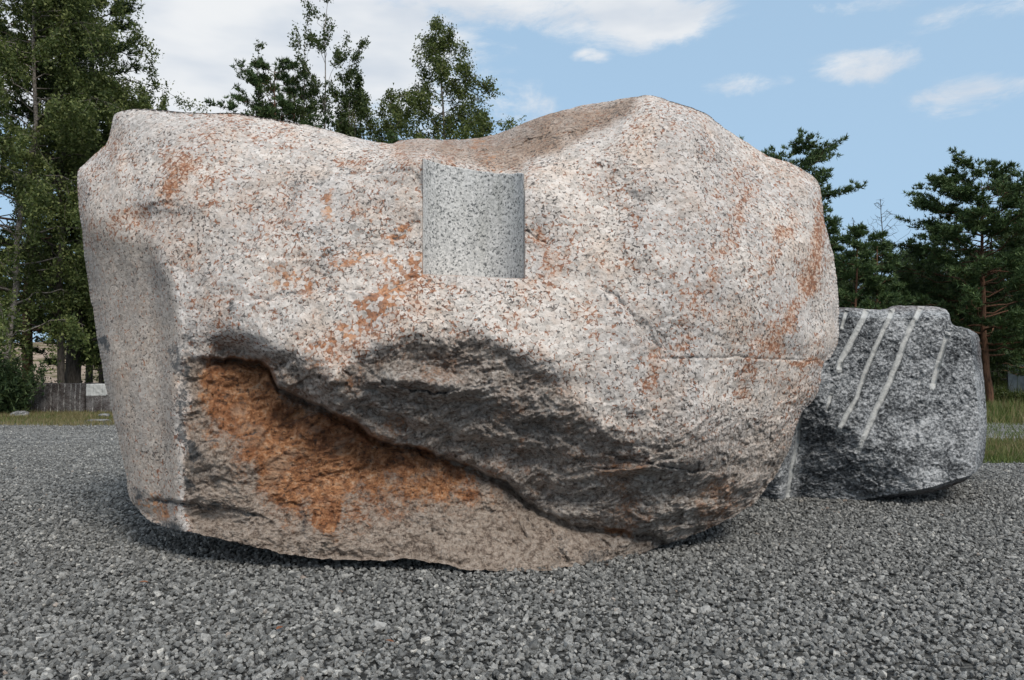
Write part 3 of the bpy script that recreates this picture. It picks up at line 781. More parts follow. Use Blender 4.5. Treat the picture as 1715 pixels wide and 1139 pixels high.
ST = [([(290,270),(305,290),(285,325)], 24, .85),([(380,205),(450,225),(500,232)], 20, .5),([(200,375),(240,365)], 30, .55),([(140,330),(150,400)], 12, .45),([(575,280),(610,275)], 16, .6),
      ([(650,250),(700,265)], 25, .5),([(1060,240),(1005,310)], 26, .42),([(895,390),(935,430),(910,475),(880,480)], 24, .62),([(1245,330),(1215,420),(1165,520),(1140,590)], 17, .62),
      ([(1270,270),(1250,340)], 20, .5),([(1318,380),(1295,420),(1290,450)], 13, .72),([(1375,350),(1370,420),(1340,500),(1320,540),(1285,590)], 15, .85),([(1310,530),(1260,600),(1240,660)], 17, .6),
      ([(1300,300),(1330,370)], 18, .4),([(1100,590),(1085,650)], 22, .6),([(900,590),(930,640)], 22, .5),([(690,500),(640,560),(560,590)], 35, .6),([(640,470),(700,480),(760,472)], 14, .5),
      ([(300,430),(360,450)], 24, .38),([(420,480),(460,510)], 25, .4),([(1080,200),(1120,190)], 25, .45),([(980,520),(1010,560)], 20, .4),([(1180,180),(1190,260)], 16, .35),([(500,420),(640,440)], 26, .36),
      ([(340,570),(420,590)], 30, .4),([(1320,600),(1385,606)], 5, .9), ([(1380,590),(1370,560)], 12, .55)]
for pl, w, s_ in ST: streak = mx(streak, stroke(wx, wy, pl, w * 1.3, s_))
streak = streak * np.clip(.86 + .9 * noise_px(.035, 95, 4), .55, 1.15)
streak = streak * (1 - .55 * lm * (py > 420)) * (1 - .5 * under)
dark = np.zeros_like(px)
DK = [([(262,500),(330,440),(400,440),(460,370),(500,310)], 26, .42),([(350,520),(300,560)], 20, .45),([(1000,470),(1080,560),(1130,590)], 26, .34),([(640,520),(600,610)], 16, .2),([(298,580),(306,640),(310,700),(318,770),(322,800)], 17, .9),([(315,565),(330,590)], 12, .7),([(172,572),(174,590)], 8, 1.0),([(590,592),(640,578),(700,580)], 12, .25),
      ([(720,566),(830,572),(870,600)], 13, .28),([(290,440),(300,480),(330,520)], 14, .38),([(380,430),(440,400),(480,355)], 9, .42),([(236,300),(232,350),(255,400)], 18, .32),
      ([(345,850),(420,865)], 14, .7),([(228,835),(250,870),(300,886)], 12, .75),([(345,520),(470,498),(560,485),(640,492)], 4, .6),([(500,300),(580,292),(640,289)], 6, .6),
      ([(1010,488),(1062,535),(1110,585)], 8, .6),([(1345,280),(1370,310)], 10, .6),([(360,560),(420,545),(500,570)], 12, .15),([(700,262),(705,460)], 6, .4),([(505,868),(512,893)], 9, .75),
      ([(960,940),(1060,925),(1110,905)], 14, .55),([(930,940),(960,870)], 18, .45),([(860,810),(900,850)], 18, .45),([(1020,500),(1060,560)], 18, .3),([(1090,610),(1130,650)], 30, .22),
      ([(300,700),(330,760),(360,800)], 20, .42),([(860,860),(880,880)], 8, -.3),([(1060,410),(1180,405)], 20, .2),([(640,840),(720,885)], 6, .5),([(1290,665),(1345,670)], 16, .4)]
for pl, w, s_ in DK: dark = mx(dark, stroke(wx, wy, pl, w, s_))  # mineral bands and lichen, plus painted shade at lip, hollows and facet band
dark = dark * np.clip(.75 + 1.3 * noise_px(.02, 77, 4), .15, 1.1)
dark = mx(dark, .8 * np.clip(crackmask, 0, 1))  # cracks drawn darker
dark = mx(dark, under * (.14 + .5 * noise_px(.012, 51)) + belly * (.06 + .3 * noise_px(.012, 52)))  # shade under the overhang painted in, broken into dark patches
rust = mx(rust, (under + .4 * belly) * np.clip(.12 + .9 * noise_px(.012, 61, 4), 0, .34))
tan = np.zeros_like(px)
tan = mx(tan, below * .75)
tan = mx(tan, soft_poly(wx, wy, [(640,238),(760,228),(900,190),(1080,160),(1060,185),(1000,225),(900,270),(880,292),(800,288),(720,265)], 14) * (.55 + .25 * sstep(780, 900, px) + .5 * noise_px(.03, 71, 4)))
tan = mx(tan, under * (.45 + .35 * noise_px(.012, 21)))
tan = mx(tan, .22 * lm)
tan = mx(tan, .35 * belly)
tan = mx(tan, .28 * sstep(480, 420, py) * sstep(700, 500, px) * (.3 + noise_px(.01, 33)))
tan = np.clip(tan, 0, 1)
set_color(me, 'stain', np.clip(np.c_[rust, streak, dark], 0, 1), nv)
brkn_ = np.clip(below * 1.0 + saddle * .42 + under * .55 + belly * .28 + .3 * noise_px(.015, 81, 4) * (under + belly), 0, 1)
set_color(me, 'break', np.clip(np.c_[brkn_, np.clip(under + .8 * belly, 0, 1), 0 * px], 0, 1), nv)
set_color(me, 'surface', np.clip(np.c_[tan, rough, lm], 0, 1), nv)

# the sawn face itself: a crisp concave panel, part of the boulder
nu, nvv = 60, 90
gx = np.linspace(CUT_X0 + .3, CUT_X1 - .3, nu); gv = np.linspace(0, 1, nvv)
PX, T_ = np.meshgrid(gx, gv)
PXf = PX.ravel(); Tf = T_.ravel()
PYf = lin(PXf, CUT_TOP) * (1 - Tf) + (lin(PXf, CUT_BOT) + 3) * Tf + (1 - Tf) ** 8 * 2.0 * perlin(np.c_[PXf * .08, PXf * 0, PXf * 0])
Yq = cyl_depth(PXf)
uu, vv = ray(PXf, PYf)
V = np.c_[uu * Yq, Yq, CAMH + vv * Yq]
Vb = V + np.array([0, .03, 0])
idx = np.arange(nu * nvv).reshape(nvv, nu)
F = np.c_[idx[:-1, :-1].ravel(), idx[1:, :-1].ravel(), idx[1:, 1:].ravel(), idx[:-1, 1:].ravel()]
F2 = F[:, ::-1] + nu * nvv
bd = np.r_[idx[0, :-1], idx[:-1, -1], idx[-1, :0:-1], idx[:0:-1, 0]]
F3 = np.c_[bd, np.roll(bd, -1), np.roll(bd, -1) + nu * nvv, bd + nu * nvv]
mc = mesh_arrays('recess_mesh', np.r_[V, Vb], [F, F2, F3], smooth=True)
rc_o = obj('sawn_recess_face', mc, M_CUT, boulder)
rc_o['label'] = 'smooth concave grey granite face sawn upright into the boulder'

# ------------------------------------------------------------------ the grey block behind
print('block')
GOUT = [(1250,800),(1262,838),(1300,846),(1340,846),(1400,843),(1440,840),(1490,834),(1530,829),(1575,820),(1612,808),(1628,797),(1643,780),(1650,755),(1652,700),(1648,640),(1643,590),(1640,565),(1632,556),(1612,548),(1596,543),(1588,524),(1578,516),(1545,512),(1500,512),(1480,518),(1440,517),(1405,516),(1380,518),(1330,530),(1290,600),(1262,700)]
GC = (1465., 680.)
NX2, NY2 = 360, 320
px, py, rr_, tt_, RG, polyG = make_shell(GOUT, GC, NX2, NY2, None, None, jitter=1.3, seed=2)
rim = rim_distance(px, py, polyG, 60)
front = 9.35 - (py - 680) / 330. * .30 + (px - 1465) / 200. * .10
# facet at the lower left, turned left and down
pl1 = 9.15 + ((1455 - px) * .7 + (py - 700) * .75) / 145. * .62
pl1 = pl1 + sstep(1345, 1300, px) * -.35
k = .04
h = np.clip(.5 + .5 * (pl1 - front) / k, 0, 1)
Y = front * (1 - h) + pl1 * h + k * h * (1 - h)
dark_fac = h
Y = Y - .28 * sstep(0, 160, 1330 - px) * 0
# underside at the lower right, brown and dark
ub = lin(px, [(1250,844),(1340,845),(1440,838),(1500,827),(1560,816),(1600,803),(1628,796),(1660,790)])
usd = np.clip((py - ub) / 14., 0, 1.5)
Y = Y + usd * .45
# right hand flank
Y = Y + np.clip((px - lin(py, [(512,1580),(560,1625),(700,1640),(800,1632)])) / 14., 0, 2) * .28
Y = Y + np.clip((532 - py) / 20., 0, 1) * .22
e = np.clip(1 - rim / 3., 0, 1); Y = Y + .03 * (1 - np.sqrt(1 - e * e * .98))
u_, v_ = ray(px, py); Q = np.c_[u_ * Y, Y, CAMH + v_ * Y]
rg = np.array([[.8, 0, .6], [0, 1, 0], [-.6, 0, .8]]); Qd = Q @ rg.T
d = .03 * fbm(Q * 1.5 + 3, 3) + .07 * fbm(np.c_[Qd[:, 0] * 2.5, Qd[:, 1] * 3, Qd[:, 2] * 6], 5, .62) + .026 * fbm(Q * 14, 3, .6) + .006 * perlin(Q * 40)
f1, f2, cid = worley(Q * 4 + .3 * fbm(Q * 3, 2)[:, None]); d += .035 * ((cid % 11) / 11. - .5) * sstep(0, .15, f2 - f1)
k_ = .02
GR = [([(1452,518),(1432,560),(1408,605),(1406,620)], 5.5, 1.0),([(1495,520),(1475,562),(1450,620),(1435,665),(1405,720)], 5.0, .8),([(1544,512),(1520,560),(1490,640),(1470,680),(1450,725),(1440,752)], 5.5, 1.0),
      ([(1587,560),(1572,605),(1562,648)], 5.0, 1.0),([(1340,690),(1335,745),(1325,790),(1319,835)], 4.0, .8),([(1418,520),(1410,550)], 4, .7),([(1391,660),(1384,690)], 4, .6)]
groove = np.zeros_like(px)
for pl, w, s_ in GR:
    dd, side, par = seg_dist(px + 1.5 * perlin(np.c_[px * .05, py * .05, px * 0]), py, pl)
    g = np.clip(1 - (dd / w) ** 2, 0, 1) ** .5 * sstep(0, .03, par) * sstep(1, .93, par)
    g = np.where(dd < w * 1.2, g, 0)
    d = d * (1 - .6 * g) + .05 * g
    groove = np.maximum(groove, np.exp(-(dd / w) ** 4) * s_)
Y = Y + d * (sstep(0, 5, rim) * .8 + .2)
Pf = np.c_[u_ * Y, Y, CAMH + v_ * Y]
def backG(px, py, r, ry): return ry + 2.1 * (1 - r ** 3) ** .5
def underG(px): return lin(px, [(1250,0.0),(1440,-.02),(1550,.08),(1650,.25)])
me2, nv2 = shell_mesh('block_mesh', NX2, NY2, Pf, GC, RG, tt_, backG, 18, Y.copy(), underG, px, py)
gb = obj('granite_block', me2, M_BLOCK)
tag(gb, 'dark grey rough granite block with pale drill grooves, behind the huge boulder on the right', 'block')
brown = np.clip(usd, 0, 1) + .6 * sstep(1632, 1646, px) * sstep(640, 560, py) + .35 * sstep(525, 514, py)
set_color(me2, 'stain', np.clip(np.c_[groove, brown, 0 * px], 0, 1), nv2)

# ------------------------------------------------------------------ ground
print('ground')
def gh(x, y):
    x = np.asarray(x, float); y = np.asarray(y, float)
    return (.015 * np.sin(x * .9 + 1) * np.cos(y * .7) + .05 * fbm(np.c_[x * .25, y * .25, x * 0], 3) * sstep(8, 16, y))
xs = np.r_[-1500, -700, -300, -150, np.linspace(-90, 90, 181), 150, 300, 700, 1500]
ys = np.r_[-300, -60, np.linspace(-10, 110, 241), 180, 320, 700, 1500]
X, Yy = np.meshgrid(xs, ys)
near = (np.abs(X) < 95) & (Yy < 115)
Z = np.where(near, gh(X.ravel(), Yy.ravel()).reshape(X.shape), 0)
# bank of pale earth behind the left hand trees
bank = sstep(52, 66, Yy) * sstep(-6, -16, X) * sstep(-95, -60, X)
Z = Z + 4.2 * bank * (1 - .6 * sstep(80, 108, Yy))
idx = np.arange(X.size).reshape(X.shape)
F = np.c_[idx[:-1, :-1].ravel(), idx[:-1, 1:].ravel(), idx[1:, 1:].ravel(), idx[1:, :-1].ravel()]
g = obj('ground', mesh_arrays('ground_mesh', np.c_[X.ravel(), Yy.ravel(), Z.ravel() - .012], F, True), M_GROUND)
tag(g, kind='structure')

# crushed stone: instanced pieces on one point mesh
print('gravel')
srcs = []
for k in range(10):
    r_ = np.random.default_rng(100 + k)
    pts = r_.normal(size=(13, 3)); pts /= np.linalg.norm(pts, axis=1)[:, None]
    pts *= np.array([1.0, r_.uniform(.72, .95), r_.uniform(.58, .82)]) * r_.uniform(.85, 1.1, (13, 1))
    bm = bmesh.new()
    for p in pts: bm.verts.new(p)
    res = bmesh.ops.convex_hull(bm, input=bm.verts)
    for v in [v for v in bm.verts if not v.link_faces]: bm.verts.remove(v)
    bmesh.ops.bevel(bm, geom=list(bm.edges), offset=.05, segments=1, affect='EDGES')
    sm = bpy.data.meshes.new('stone'); bm.to_mesh(sm); bm.free(); sm.materials.append(M_STONE)
    srcs.append(sm)
scol = bpy.data.collections.new('gravel_stones')        # not linked to the scene
for k, sm in enumerate(srcs):
    scol.objects.link(bpy.data.objects.new('stone', sm))
bands = [(3.2, 5.5, 1480, 1.0), (5.5, 8.0, 1350, 1.0), (8.0, 11.5, 850, 1.08), (11.5, 17.0, 360, 1.1), (17.0, 24.0, 90, 1.2)]
PT = []; SCL = []; ROT = []
for y0, y1, dens, sc_ in bands:
    hw = .68 * y1 + 2.5
    n = int(dens * 2 * hw * (y1 - y0)); 
    x = rng.uniform(-hw, hw, n); y = rng.uniform(y0, y1, n)
    keep = np.abs(x) < .68 * y + 2.5
    if y1 > 13: keep &= ~((x > 4) & (y > 13.6 + .5 * perlin(np.c_[x, y, x * 0])))
    # nothing under the boulder's resting core
    x = x[keep]; y = y[keep]; n = len(x)
    s = np.exp(rng.normal(0, .28, n)) * .0178 * sc_
    s = np.where(rng.random(n) < .008, s * 1.5, s)
    z = gh(x, y) + rng.uniform(-.016, .010, n)
    PT.append(np.c_[x, y, z]); SCL.append(s)
    ROT.append(np.c_[rng.uniform(-.7, .7, n), rng.uniform(-.7, .7, n), rng.uniform(0, 6.28, n)])
PT = np.concatenate(PT); SCL = np.concatenate(SCL); ROT = np.concatenate(ROT)
print('stones', len(PT))
gm = bpy.data.meshes.new('gravel_points'); gm.vertices.add(len(PT)); gm.vertices.foreach_set('co', PT.astype(np.float32).ravel())
a = gm.attributes.new('sc', 'FLOAT', 'POINT'); a.data.foreach_set('value', SCL.astype(np.float32))
a = gm.attributes.new('rt', 'FLOAT_VECTOR', 'POINT'); a.data.foreach_set('vector', ROT.astype(np.float32).ravel())
grav = obj('gravel', gm, M_STONE); tag(grav, kind='stuff')
ng = bpy.data.node_groups.new('gravel_nodes', 'GeometryNodeTree')
ng.interface.new_socket('Geometry', in_out='INPUT', socket_type='NodeSocketGeometry')
ng.interface.new_socket('Geometry', in_out='OUTPUT', socket_type='NodeSocketGeometry')
gi = ng.nodes.new('NodeGroupInput'); go = ng.nodes.new('NodeGroupOutput')
iop = ng.nodes.new('GeometryNodeInstanceOnPoints'); ci = ng.nodes.new('GeometryNodeCollectionInfo')
ci.inputs['Collection'].default_value = scol; ci.inputs['Separate Children'].default_value = True; ci.inputs['Reset Children'].default_value = True
iop.inputs['Pick Instance'].default_value = True
na = ng.nodes.new('GeometryNodeInputNamedAttribute'); na.data_type = 'FLOAT'; na.inputs[0].default_value = 'sc'
nr = ng.nodes.new('GeometryNodeInputNamedAttribute'); nr.data_type = 'FLOAT_VECTOR'; nr.inputs[0].default_value = 'rt'
m2p = ng.nodes.new('GeometryNodeMeshToPoints')
ng.links.new(gi.outputs[0], m2p.inputs['Mesh']); ng.links.new(m2p.outputs[0], iop.inputs['Points'])
ng.links.new(ci.outputs[0], iop.inputs['Instance']); ng.links.new(na.outputs['Attribute'], iop.inputs['Scale'])
ng.links.new(nr.outputs['Attribute'], iop.inputs['Rotation']); ng.links.new(iop.outputs[0], go.inputs[0])
mod = grav.modifiers.new('stones', 'NODES'); mod.node_group = ng

# ------------------------------------------------------------------ vegetation
class Tubes:
    def __init__(s): s.V = []; s.F = []; s.n = 0
    def add(s, pts, rad, k=6):
        pts = np.asarray(pts, float); rad = np.asarray(rad, float); m = len(pts)
        T = np.gradient(pts, axis=0); T /= np.linalg.norm(T, axis=1)[:, None] + 1e-9
        ref = np.array([0, 0, 1.]) if abs(T[0, 2]) < .8 else np.array([1., 0, 0])
        A = np.cross(T, ref); A /= np.linalg.norm(A, axis=1)[:, None] + 1e-9; B = np.cross(T, A)
        ang = np.arange(k) * 2 * np.pi / k
        ring = pts[:, None] + rad[:, None, None] * (np.cos(ang)[None, :, None] * A[:, None] + np.sin(ang)[None, :, None] * B[:, None])
        s.V.append(ring.reshape(-1, 3))
        i = np.arange(m * k).reshape(m, k) + s.n
        a = i[:-1]; b = np.roll(i, -1, 1)[:-1]; c = np.roll(i, -1, 1)[1:]; d = i[1:]
        s.F.append(np.stack([a, b, c, d], -1).reshape(-1, 4)); s.n += m * k
    def mesh(s, name): return mesh_arrays(name, np.concatenate(s.V), np.concatenate(s.F), True)

def unit(v): return v / (np.linalg.norm(v, axis=-1, keepdims=True) + 1e-9)
def tris(C, A, B, name):
    """small pointed leaves, one face each"""
    V = np.stack([C - A * .8 - B, C - A * .8 + B, C + A * 1.2], 1).reshape(-1, 3)
    return mesh_arrays(name, V, np.arange(len(C) * 3).reshape(-1, 3))
def leaf_cloud(r, C, size, flat=.3, droop=.5, name='crown'):
    n = len(C)
    a = unit(r.normal(size=(n, 3)) + np.array([0, 0, -droop])); b = unit(np.cross(a, r.normal(size=(n, 3))))
    s = size * r.uniform(.6, 1.25, n)[:, None]
    return tris(C, a * s, b * s * .72, name)
def needle_tufts(r, C, Dn, size, per, name='crown', width=.13):
    n = len(C); Cr = np.repeat(C, per, 0); Dr = np.repeat(Dn, per, 0)
    a = unit(Dr + r.normal(0, .62, size=(n * per, 3))); b = unit(np.cross(a, r.normal(size=(n * per, 3))))
    s = (size * r.uniform(.7, 1.25, n * per))[:, None]
    return tris(Cr + a * s * .5, a * s * .5, b * s * width, name)

def tree(name, kind, x, y, H, base, W, seed, label, cat, group=None, mat=None, bark=None, nb=60, leaves=20000, lsize=.07, lean=(0, 0), prof=None, z0=0, twigs=5, trunk_r=None, per=9, sag=None):
    r = np.random.default_rng(seed)
    root = empty(name, (x, y, z0)); tag(root, label, cat, group)
    tr = trunk_r or H * .011
    n = 14; t = np.linspace(0, 1, n)
    wob = np.cumsum(r.normal(0, .06, (n, 2)), 0) * H / 14; wob -= wob[0]
    tp = np.c_[wob[:, 0] + lean[0] * t * H, wob[:, 1] + lean[1] * t * H, t * H]
    T = Tubes(); T.add(tp, tr * (1 - t) ** .8 + .012, 8)
    tips = []; dirs = []; wts = []
    if prof is None:
        prof = {'birch': [(0, .55), (.25, 1), (.6, .7), (1, .08)], 'pine': [(0, .6), (.3, 1), (.65, .85), (.9, .5), (1, .2)],
                'young': [(0, 1), (.5, .62), (1, .05)], 'aspen': [(0, .6), (.4, 1), (1, .35)]}[kind]
    pr = np.array(prof)
    for i in range(nb):
        f = (i + r.random()) / nb; f = f ** .9
        hz = base + (H - base) * f
        p0 = np.array([np.interp(hz, tp[:, 2], tp[:, 0]), np.interp(hz, tp[:, 2], tp[:, 1]), hz])
        az = i * 2.399 + r.normal(0, .5)
        ln = W * np.interp(f, pr[:, 0], pr[:, 1]) * r.uniform(.65, 1.12)
        if kind == 'birch': el = r.uniform(.25, .85); sg = -.35
        elif kind == 'aspen': el = r.uniform(1.0, 1.35); sg = .05
        elif kind == 'young': el = r.uniform(.15, .45); sg = .12
        else: el = r.uniform(-.08, .28) + .28 * f; sg = .04
        if sag is not None: sg = sag
        dr = np.array([math.cos(az) * math.cos(el), math.sin(az) * math.cos(el), math.sin(el)])
        s = np.linspace(0, 1, 7)[:, None]
        side = np.array([-math.sin(az), math.cos(az), 0]) * r.normal(0, .12)
        bp = p0 + dr * ln * s + np.array([0, 0, sg]) * ln * s ** 2 + side * ln * s ** 2
        bp[1:] += r.normal(0, .035 * ln, (6, 3))
        T.add(bp, np.linspace(max(.012, tr * .38 * (1 - .7 * f)), .006, 7), 4)
        for j in range(twigs):
            ss = r.uniform(.28, 1.0); q = np.array([np.interp(ss, s[:, 0], bp[:, c]) for c in range(3)])
            l2 = ln * r.uniform(.22, .42) * (1.15 - .5 * ss) + .15
            if kind == 'birch': d2 = unit(dr * .5 + r.normal(0, .6, 3) + np.array([0, 0, -.55]))
            elif kind == 'aspen': d2 = unit(dr + r.normal(0, .35, 3))
            else: d2 = unit(dr * np.array([1, 1, .3]) * .9 + r.normal(0, .5, 3) * np.array([1, 1, .35]) + np.array([0, 0, .22]))
            e = q + d2 * l2 + (np.array([0, 0, -.25 * l2]) if kind == 'birch' else 0)
            T.add(np.array([q, (q + e) / 2 + r.normal(0, .04 * l2, 3), e]), [.008, .006, .004], 3)
            tips.append((q, e)); dirs.append(d2); wts.append(l2)
    q = np.array([a for a, b in tips]); e = np.array([b for a, b in tips]); dd = np.array(dirs); w = np.array(wts)
    obj('trunk', T.mesh('trunk_mesh'), bark, root)
    if leaves:
        leaves = int(leaves * (1.75 if kind in ('birch', 'aspen') else 1.5)); lsize = lsize * (.80 if kind in ('birch', 'aspen') else .85)
        w = w * r.uniform(.25, 1.6, len(w)); w /= w.sum()
        if kind in ('birch', 'aspen'):
            k = r.choice(len(q), leaves, p=w); s = r.uniform(.1, 1.08, leaves)[:, None]
            C = q[k] * (1 - s) + e[k] * s + r.normal(0, .11 + .0 * lsize, (leaves, 3)) * np.array([1, 1, 1.1])
            if kind == 'birch': C[:, 2] -= r.exponential(.16, leaves)
            obj('crown', leaf_cloud(r, C, lsize, droop=.6), mat, root)
        else:
            nt_ = leaves // per
            k = r.choice(len(q), nt_, p=w); s = r.uniform(.15, 1.05, nt_)[:, None]
            C = q[k] * (1 - s) + e[k] * s + r.normal(0, .10, (nt_, 3)) * np.array([1, 1, .5])
            dn = unit(dd[k] * .7 + np.array([0, 0, .55]) + r.normal(0, .3, (nt_, 3)))
            obj('crown', needle_tufts(r, C, dn, lsize, per), mat, root)
    return root

def shrub(name, x, y, W, H, n, seed, label, cat, mat, lsize=.06, group=None, z0=0, needles=False):
    r = np.random.default_rng(seed)
    root = empty(name, (x, y, z0)); tag(root, label, cat, group)
    T = Tubes(); q = []
    ns = 16
    for i in range(ns):
        az = r.uniform(0, 6.28); rad = W * r.uniform(.2, 1) ; hh = H * r.uniform(.5, 1.05) * (1 - .35 * (rad / W) ** 2)
        s = np.linspace(0, 1, 6)[:, None]
        p = np.c_[np.cos(az) * rad * s ** .8, np.sin(az) * rad * s ** .8, hh * s]; p[1:] += r.normal(0, .04 * W, (5, 3))
        T.add(p, np.linspace(.02, .006, 6), 4); q.append(p)
    q = np.array(q)
    k = r.integers(0, ns, n); s = r.uniform(.12, 1.05, n) * 5
    i0 = np.clip(s.astype(int), 0, 4); f = (s - i0)[:, None]
    C = q[k, i0] * (1 - f) + q[k, i0 + 1] * f + r.normal(0, .16 * W, (n, 3)) * np.array([1, 1, .7])
    C[:, 2] = np.abs(C[:, 2])
    obj('stem', T.mesh('stem_mesh'), M_BARKG, root)
    if needles: m_ = needle_tufts(r, C[:n // 6], unit(r.normal(size=(n // 6, 3)) + [0, 0, .8]), lsize * 2, 6)
    else: m_ = leaf_cloud(r, C, lsize, droop=0)
    obj('foliage', m_, mat, root)
    return root

print('trees')
# left: a wall of birches and pines
LG = 'trees at the left edge'
BP = [(0, .9), (.25, 1), (.6, .9), (.85, .6), (1, .2)]
tree('birch_tree', 'birch', GX(105, 34), 34, 21, 2.5, 4.9, 21, 'tallest leafy birch of the left group, standing second from the edge', 'tree', LG, M_BIRCHL, M_BARKG, 84, 56000, .075, twigs=8, prof=BP, trunk_r=.15)
tree('birch_tree', 'birch', GX(15, 32), 32, 22, 2.5, 4.6, 22, 'tall birch with pale slanting limbs at the far left edge', 'tree', LG, M_BIRCHL, M_BARKB, 80, 48000, .075, lean=(.03, 0), twigs=8, prof=BP, trunk_r=.13)
tree('birch_tree', 'birch', GX(178, 37), 37, 15.2, 2.0, 3.0, 23, 'smaller birch with a ragged top right beside the upper left of the boulder', 'tree', LG, M_BIRCH, M_BARKG, 54, 26000, .08, twigs=7, prof=BP, trunk_r=.10)
tree('pine_tree', 'pine', GX(50, 38), 38, 22, 3.5, 5.0, 24, 'dark pine standing behind the birches at the left', 'tree', LG, M_PINED, M_BARKP, 70, 48000, .26, twigs=7)
tree('pine_tree', 'pine', GX(8, 30.5), 35.5, 19, 7.0, 3.4, 25, 'dark pine trunk with bare lower half at the left edge', 'tree', LG, M_PINED, M_BARKG, 34, 16000, .26, twigs=6, trunk_r=.34)
tree('pine_tree', 'pine', GX(150, 41), 41, 16.5, 4.5, 4.4, 29, 'dark pine filling the gap behind the smaller ragged birch', 'tree', LG, M_PINED, M_BARKG, 54, 34000, .26, twigs=7)
tree('pine_tree', 'young', GX(165, 36), 36, 7.0, .8, 3.0, 26, 'low dark pine with wide boughs against the left side of the boulder', 'tree', LG, M_PINED, M_BARKG, 40, 24000, .22, twigs=6)
tree('pine_tree', 'young', GX(100, 42), 42, 8.0, 2.5, 2.6, 27, 'slim dark young pine between the trunks at the left', 'tree', LG, M_PINED, M_BARKG, 36, 14000, .22, twigs=5)
shrub('juniper_bush', GX(10, 31), 31, 1.5, 2.3, 16000, 31, 'dense dark green juniper bush at the far left edge beside the stone blocks', 'bush', M_PINED, .09, needles=True)
for k, (bx_, by_, w_, h_, lb) in enumerate([(75, 37, 1.6, .9, 'low olive bush behind the grooved stone block'), (135, 38, 1.8, 1.1, 'low olive bush behind the pale topped stone block'), (190, 37, 1.5, .8, 'low bush nearly hidden behind the left side of the boulder'), (35, 40, 2.0, 1.5, 'leafy bush between the juniper and the pine trunk')]):
    shrub('bush', GX(bx_, by_), by_, w_, h_, 3500, 40 + k, lb, 'bush', M_SHRUB, .06)
# centre
CG = 'trees behind the boulder'
tree('birch_tree', 'birch', GX(742, 40), 40, 19.8, 5.0, 4.6, 51, 'pointed birch rising over the saddle of the boulder', 'tree', CG, M_BIRCH, M_BARKB, 74, 30000, .082, prof=[(0, .9), (.45, .95), (.62, .78), (.8, .5), (.92, .25), (1, .05)], twigs=6, trunk_r=.12)
tree('pine_tree', 'pine', GX(448, 40), 40, 17.0, 6.0, 3.4, 52, 'bushy dark pine left of the sparse aspens', 'tree', CG, M_PINE, M_BARKP, 70, 40000, .24, prof=[(0, 1.15), (.5, 1.0), (.8, .7), (1, .35)], twigs=8)
for k, (tx, hh, ww, lv, lb) in enumerate([(525, 20.2, 1.9, 1900, 'tallest of the sparse aspens, thin bare stem with few leaves'), (500, 18.8, 1.5, 1500, 'sparse thin aspen between the bushy pine and the tallest aspen'), (428, 17.6, 1.1, 900, 'sparse thin aspen poking out of the bushy pine'), (566, 17.8, 1.9, 3200, 'leafier aspen right of the tallest aspen'), (598, 16.0, 1.5, 3200, 'small aspen nearest the pointed birch')]):
    tree('aspen_tree', 'aspen', GX(tx, 39 + .4 * k), 39 + .4 * k, hh, 8.0, ww * 1.6, 60 + k, lb, 'tree', 'sparse aspens behind the boulder', M_ASPEN, M_BARKB, 14, lv, .085, twigs=4, trunk_r=.06)
tree('pine_tree', 'young', GX(548, 42), 42, 15.0, 6, 4.2, 70, 'dark pine top low behind the dip of the boulder under the aspens', 'tree', CG, M_PINE, M_BARKP, 40, 16000, .24, twigs=6)
tree('pine_tree', 'young', GX(655, 36), 36, 12.4, 5, 1.8, 71, 'bright green young pine top in the dip of the boulder', 'tree', CG, M_PINE, M_BARKP, 34, 9000, .22, twigs=6)
tree('birch_tree', 'birch', GX(648, 43), 43, 17.0, 5, 3.2, 72, 'rounded birch crown between the aspens and the pointed birch', 'tree', CG, M_BIRCH, M_BARKB, 44, 12000, .085, twigs=6, trunk_r=.09)
tree('birch_tree', 'birch', GX(815, 42), 42, 15.6, 5, 2.6, 73, 'small slim birch top right of the pointed birch', 'tree', CG, M_BIRCH, M_BARKB, 38, 9000, .085, twigs=5, trunk_r=.08)
tree('birch_tree', 'birch', GX(598, 44), 44, 17.6, 5, 3.6, 74, 'dense birch crown low between the bushy pine and the pointed birch', 'tree', CG, M_BIRCH, M_BARKB, 50, 14000, .085, twigs=6, trunk_r=.09)
tree('pine_tree', 'young', GX(478, 43), 43, 17.4, 6, 3.8, 75, 'dark pine low behind the bushy pine, just above the boulder rim', 'tree', CG, M_PINE, M_BARKP, 44, 16000, .24, twigs=6)
# right
RGp = 'pines on the right'
tree('pine_tree', 'pine', GX(1305, 40), 40, 12.4, 2.5, 5.0, 81, 'spreading pine half hidden behind the right shoulder of the boulder', 'tree', RGp, M_PINE, M_BARKP, 74, 58000, .24, prof=[(0, 1.0), (.4, .95), (.7, .75), (.9, .62), (1, .42)], twigs=9)
for k, (tx, yy, hh, ww, lb) in enumerate([(1432, 36, 8.2, 2.3, 'young green pine directly above the left end of the grey block'), (1474, 37, 8.0, 2.5, 'young green pine in front of the bare birch'), (1400, 39, 9.0, 2.4, 'young green pine touching the right edge of the boulder'), (1512, 41, 6.6, 2.3, 'low young pine right of the bare birch')]):
    tree('pine_tree', 'young', GX(tx, yy), yy, hh, .5, ww, 90 + k, lb, 'tree', 'young pines on the right', M_PINE, M_BARKP, 40, 16000, .23, twigs=6)
tree('pine_tree', 'pine', GX(1657, 38), 38, 10.7, 2.3, 3.7, 99, 'round topped pine with red trunk at the right side', 'tree', RGp, M_PINE, M_BARKP, 84, 72000, .24, prof=[(0, .6), (.25, 1.0), (.5, 1.0), (.7, .85), (.9, .75), (1, .6)], twigs=10, trunk_r=.17)
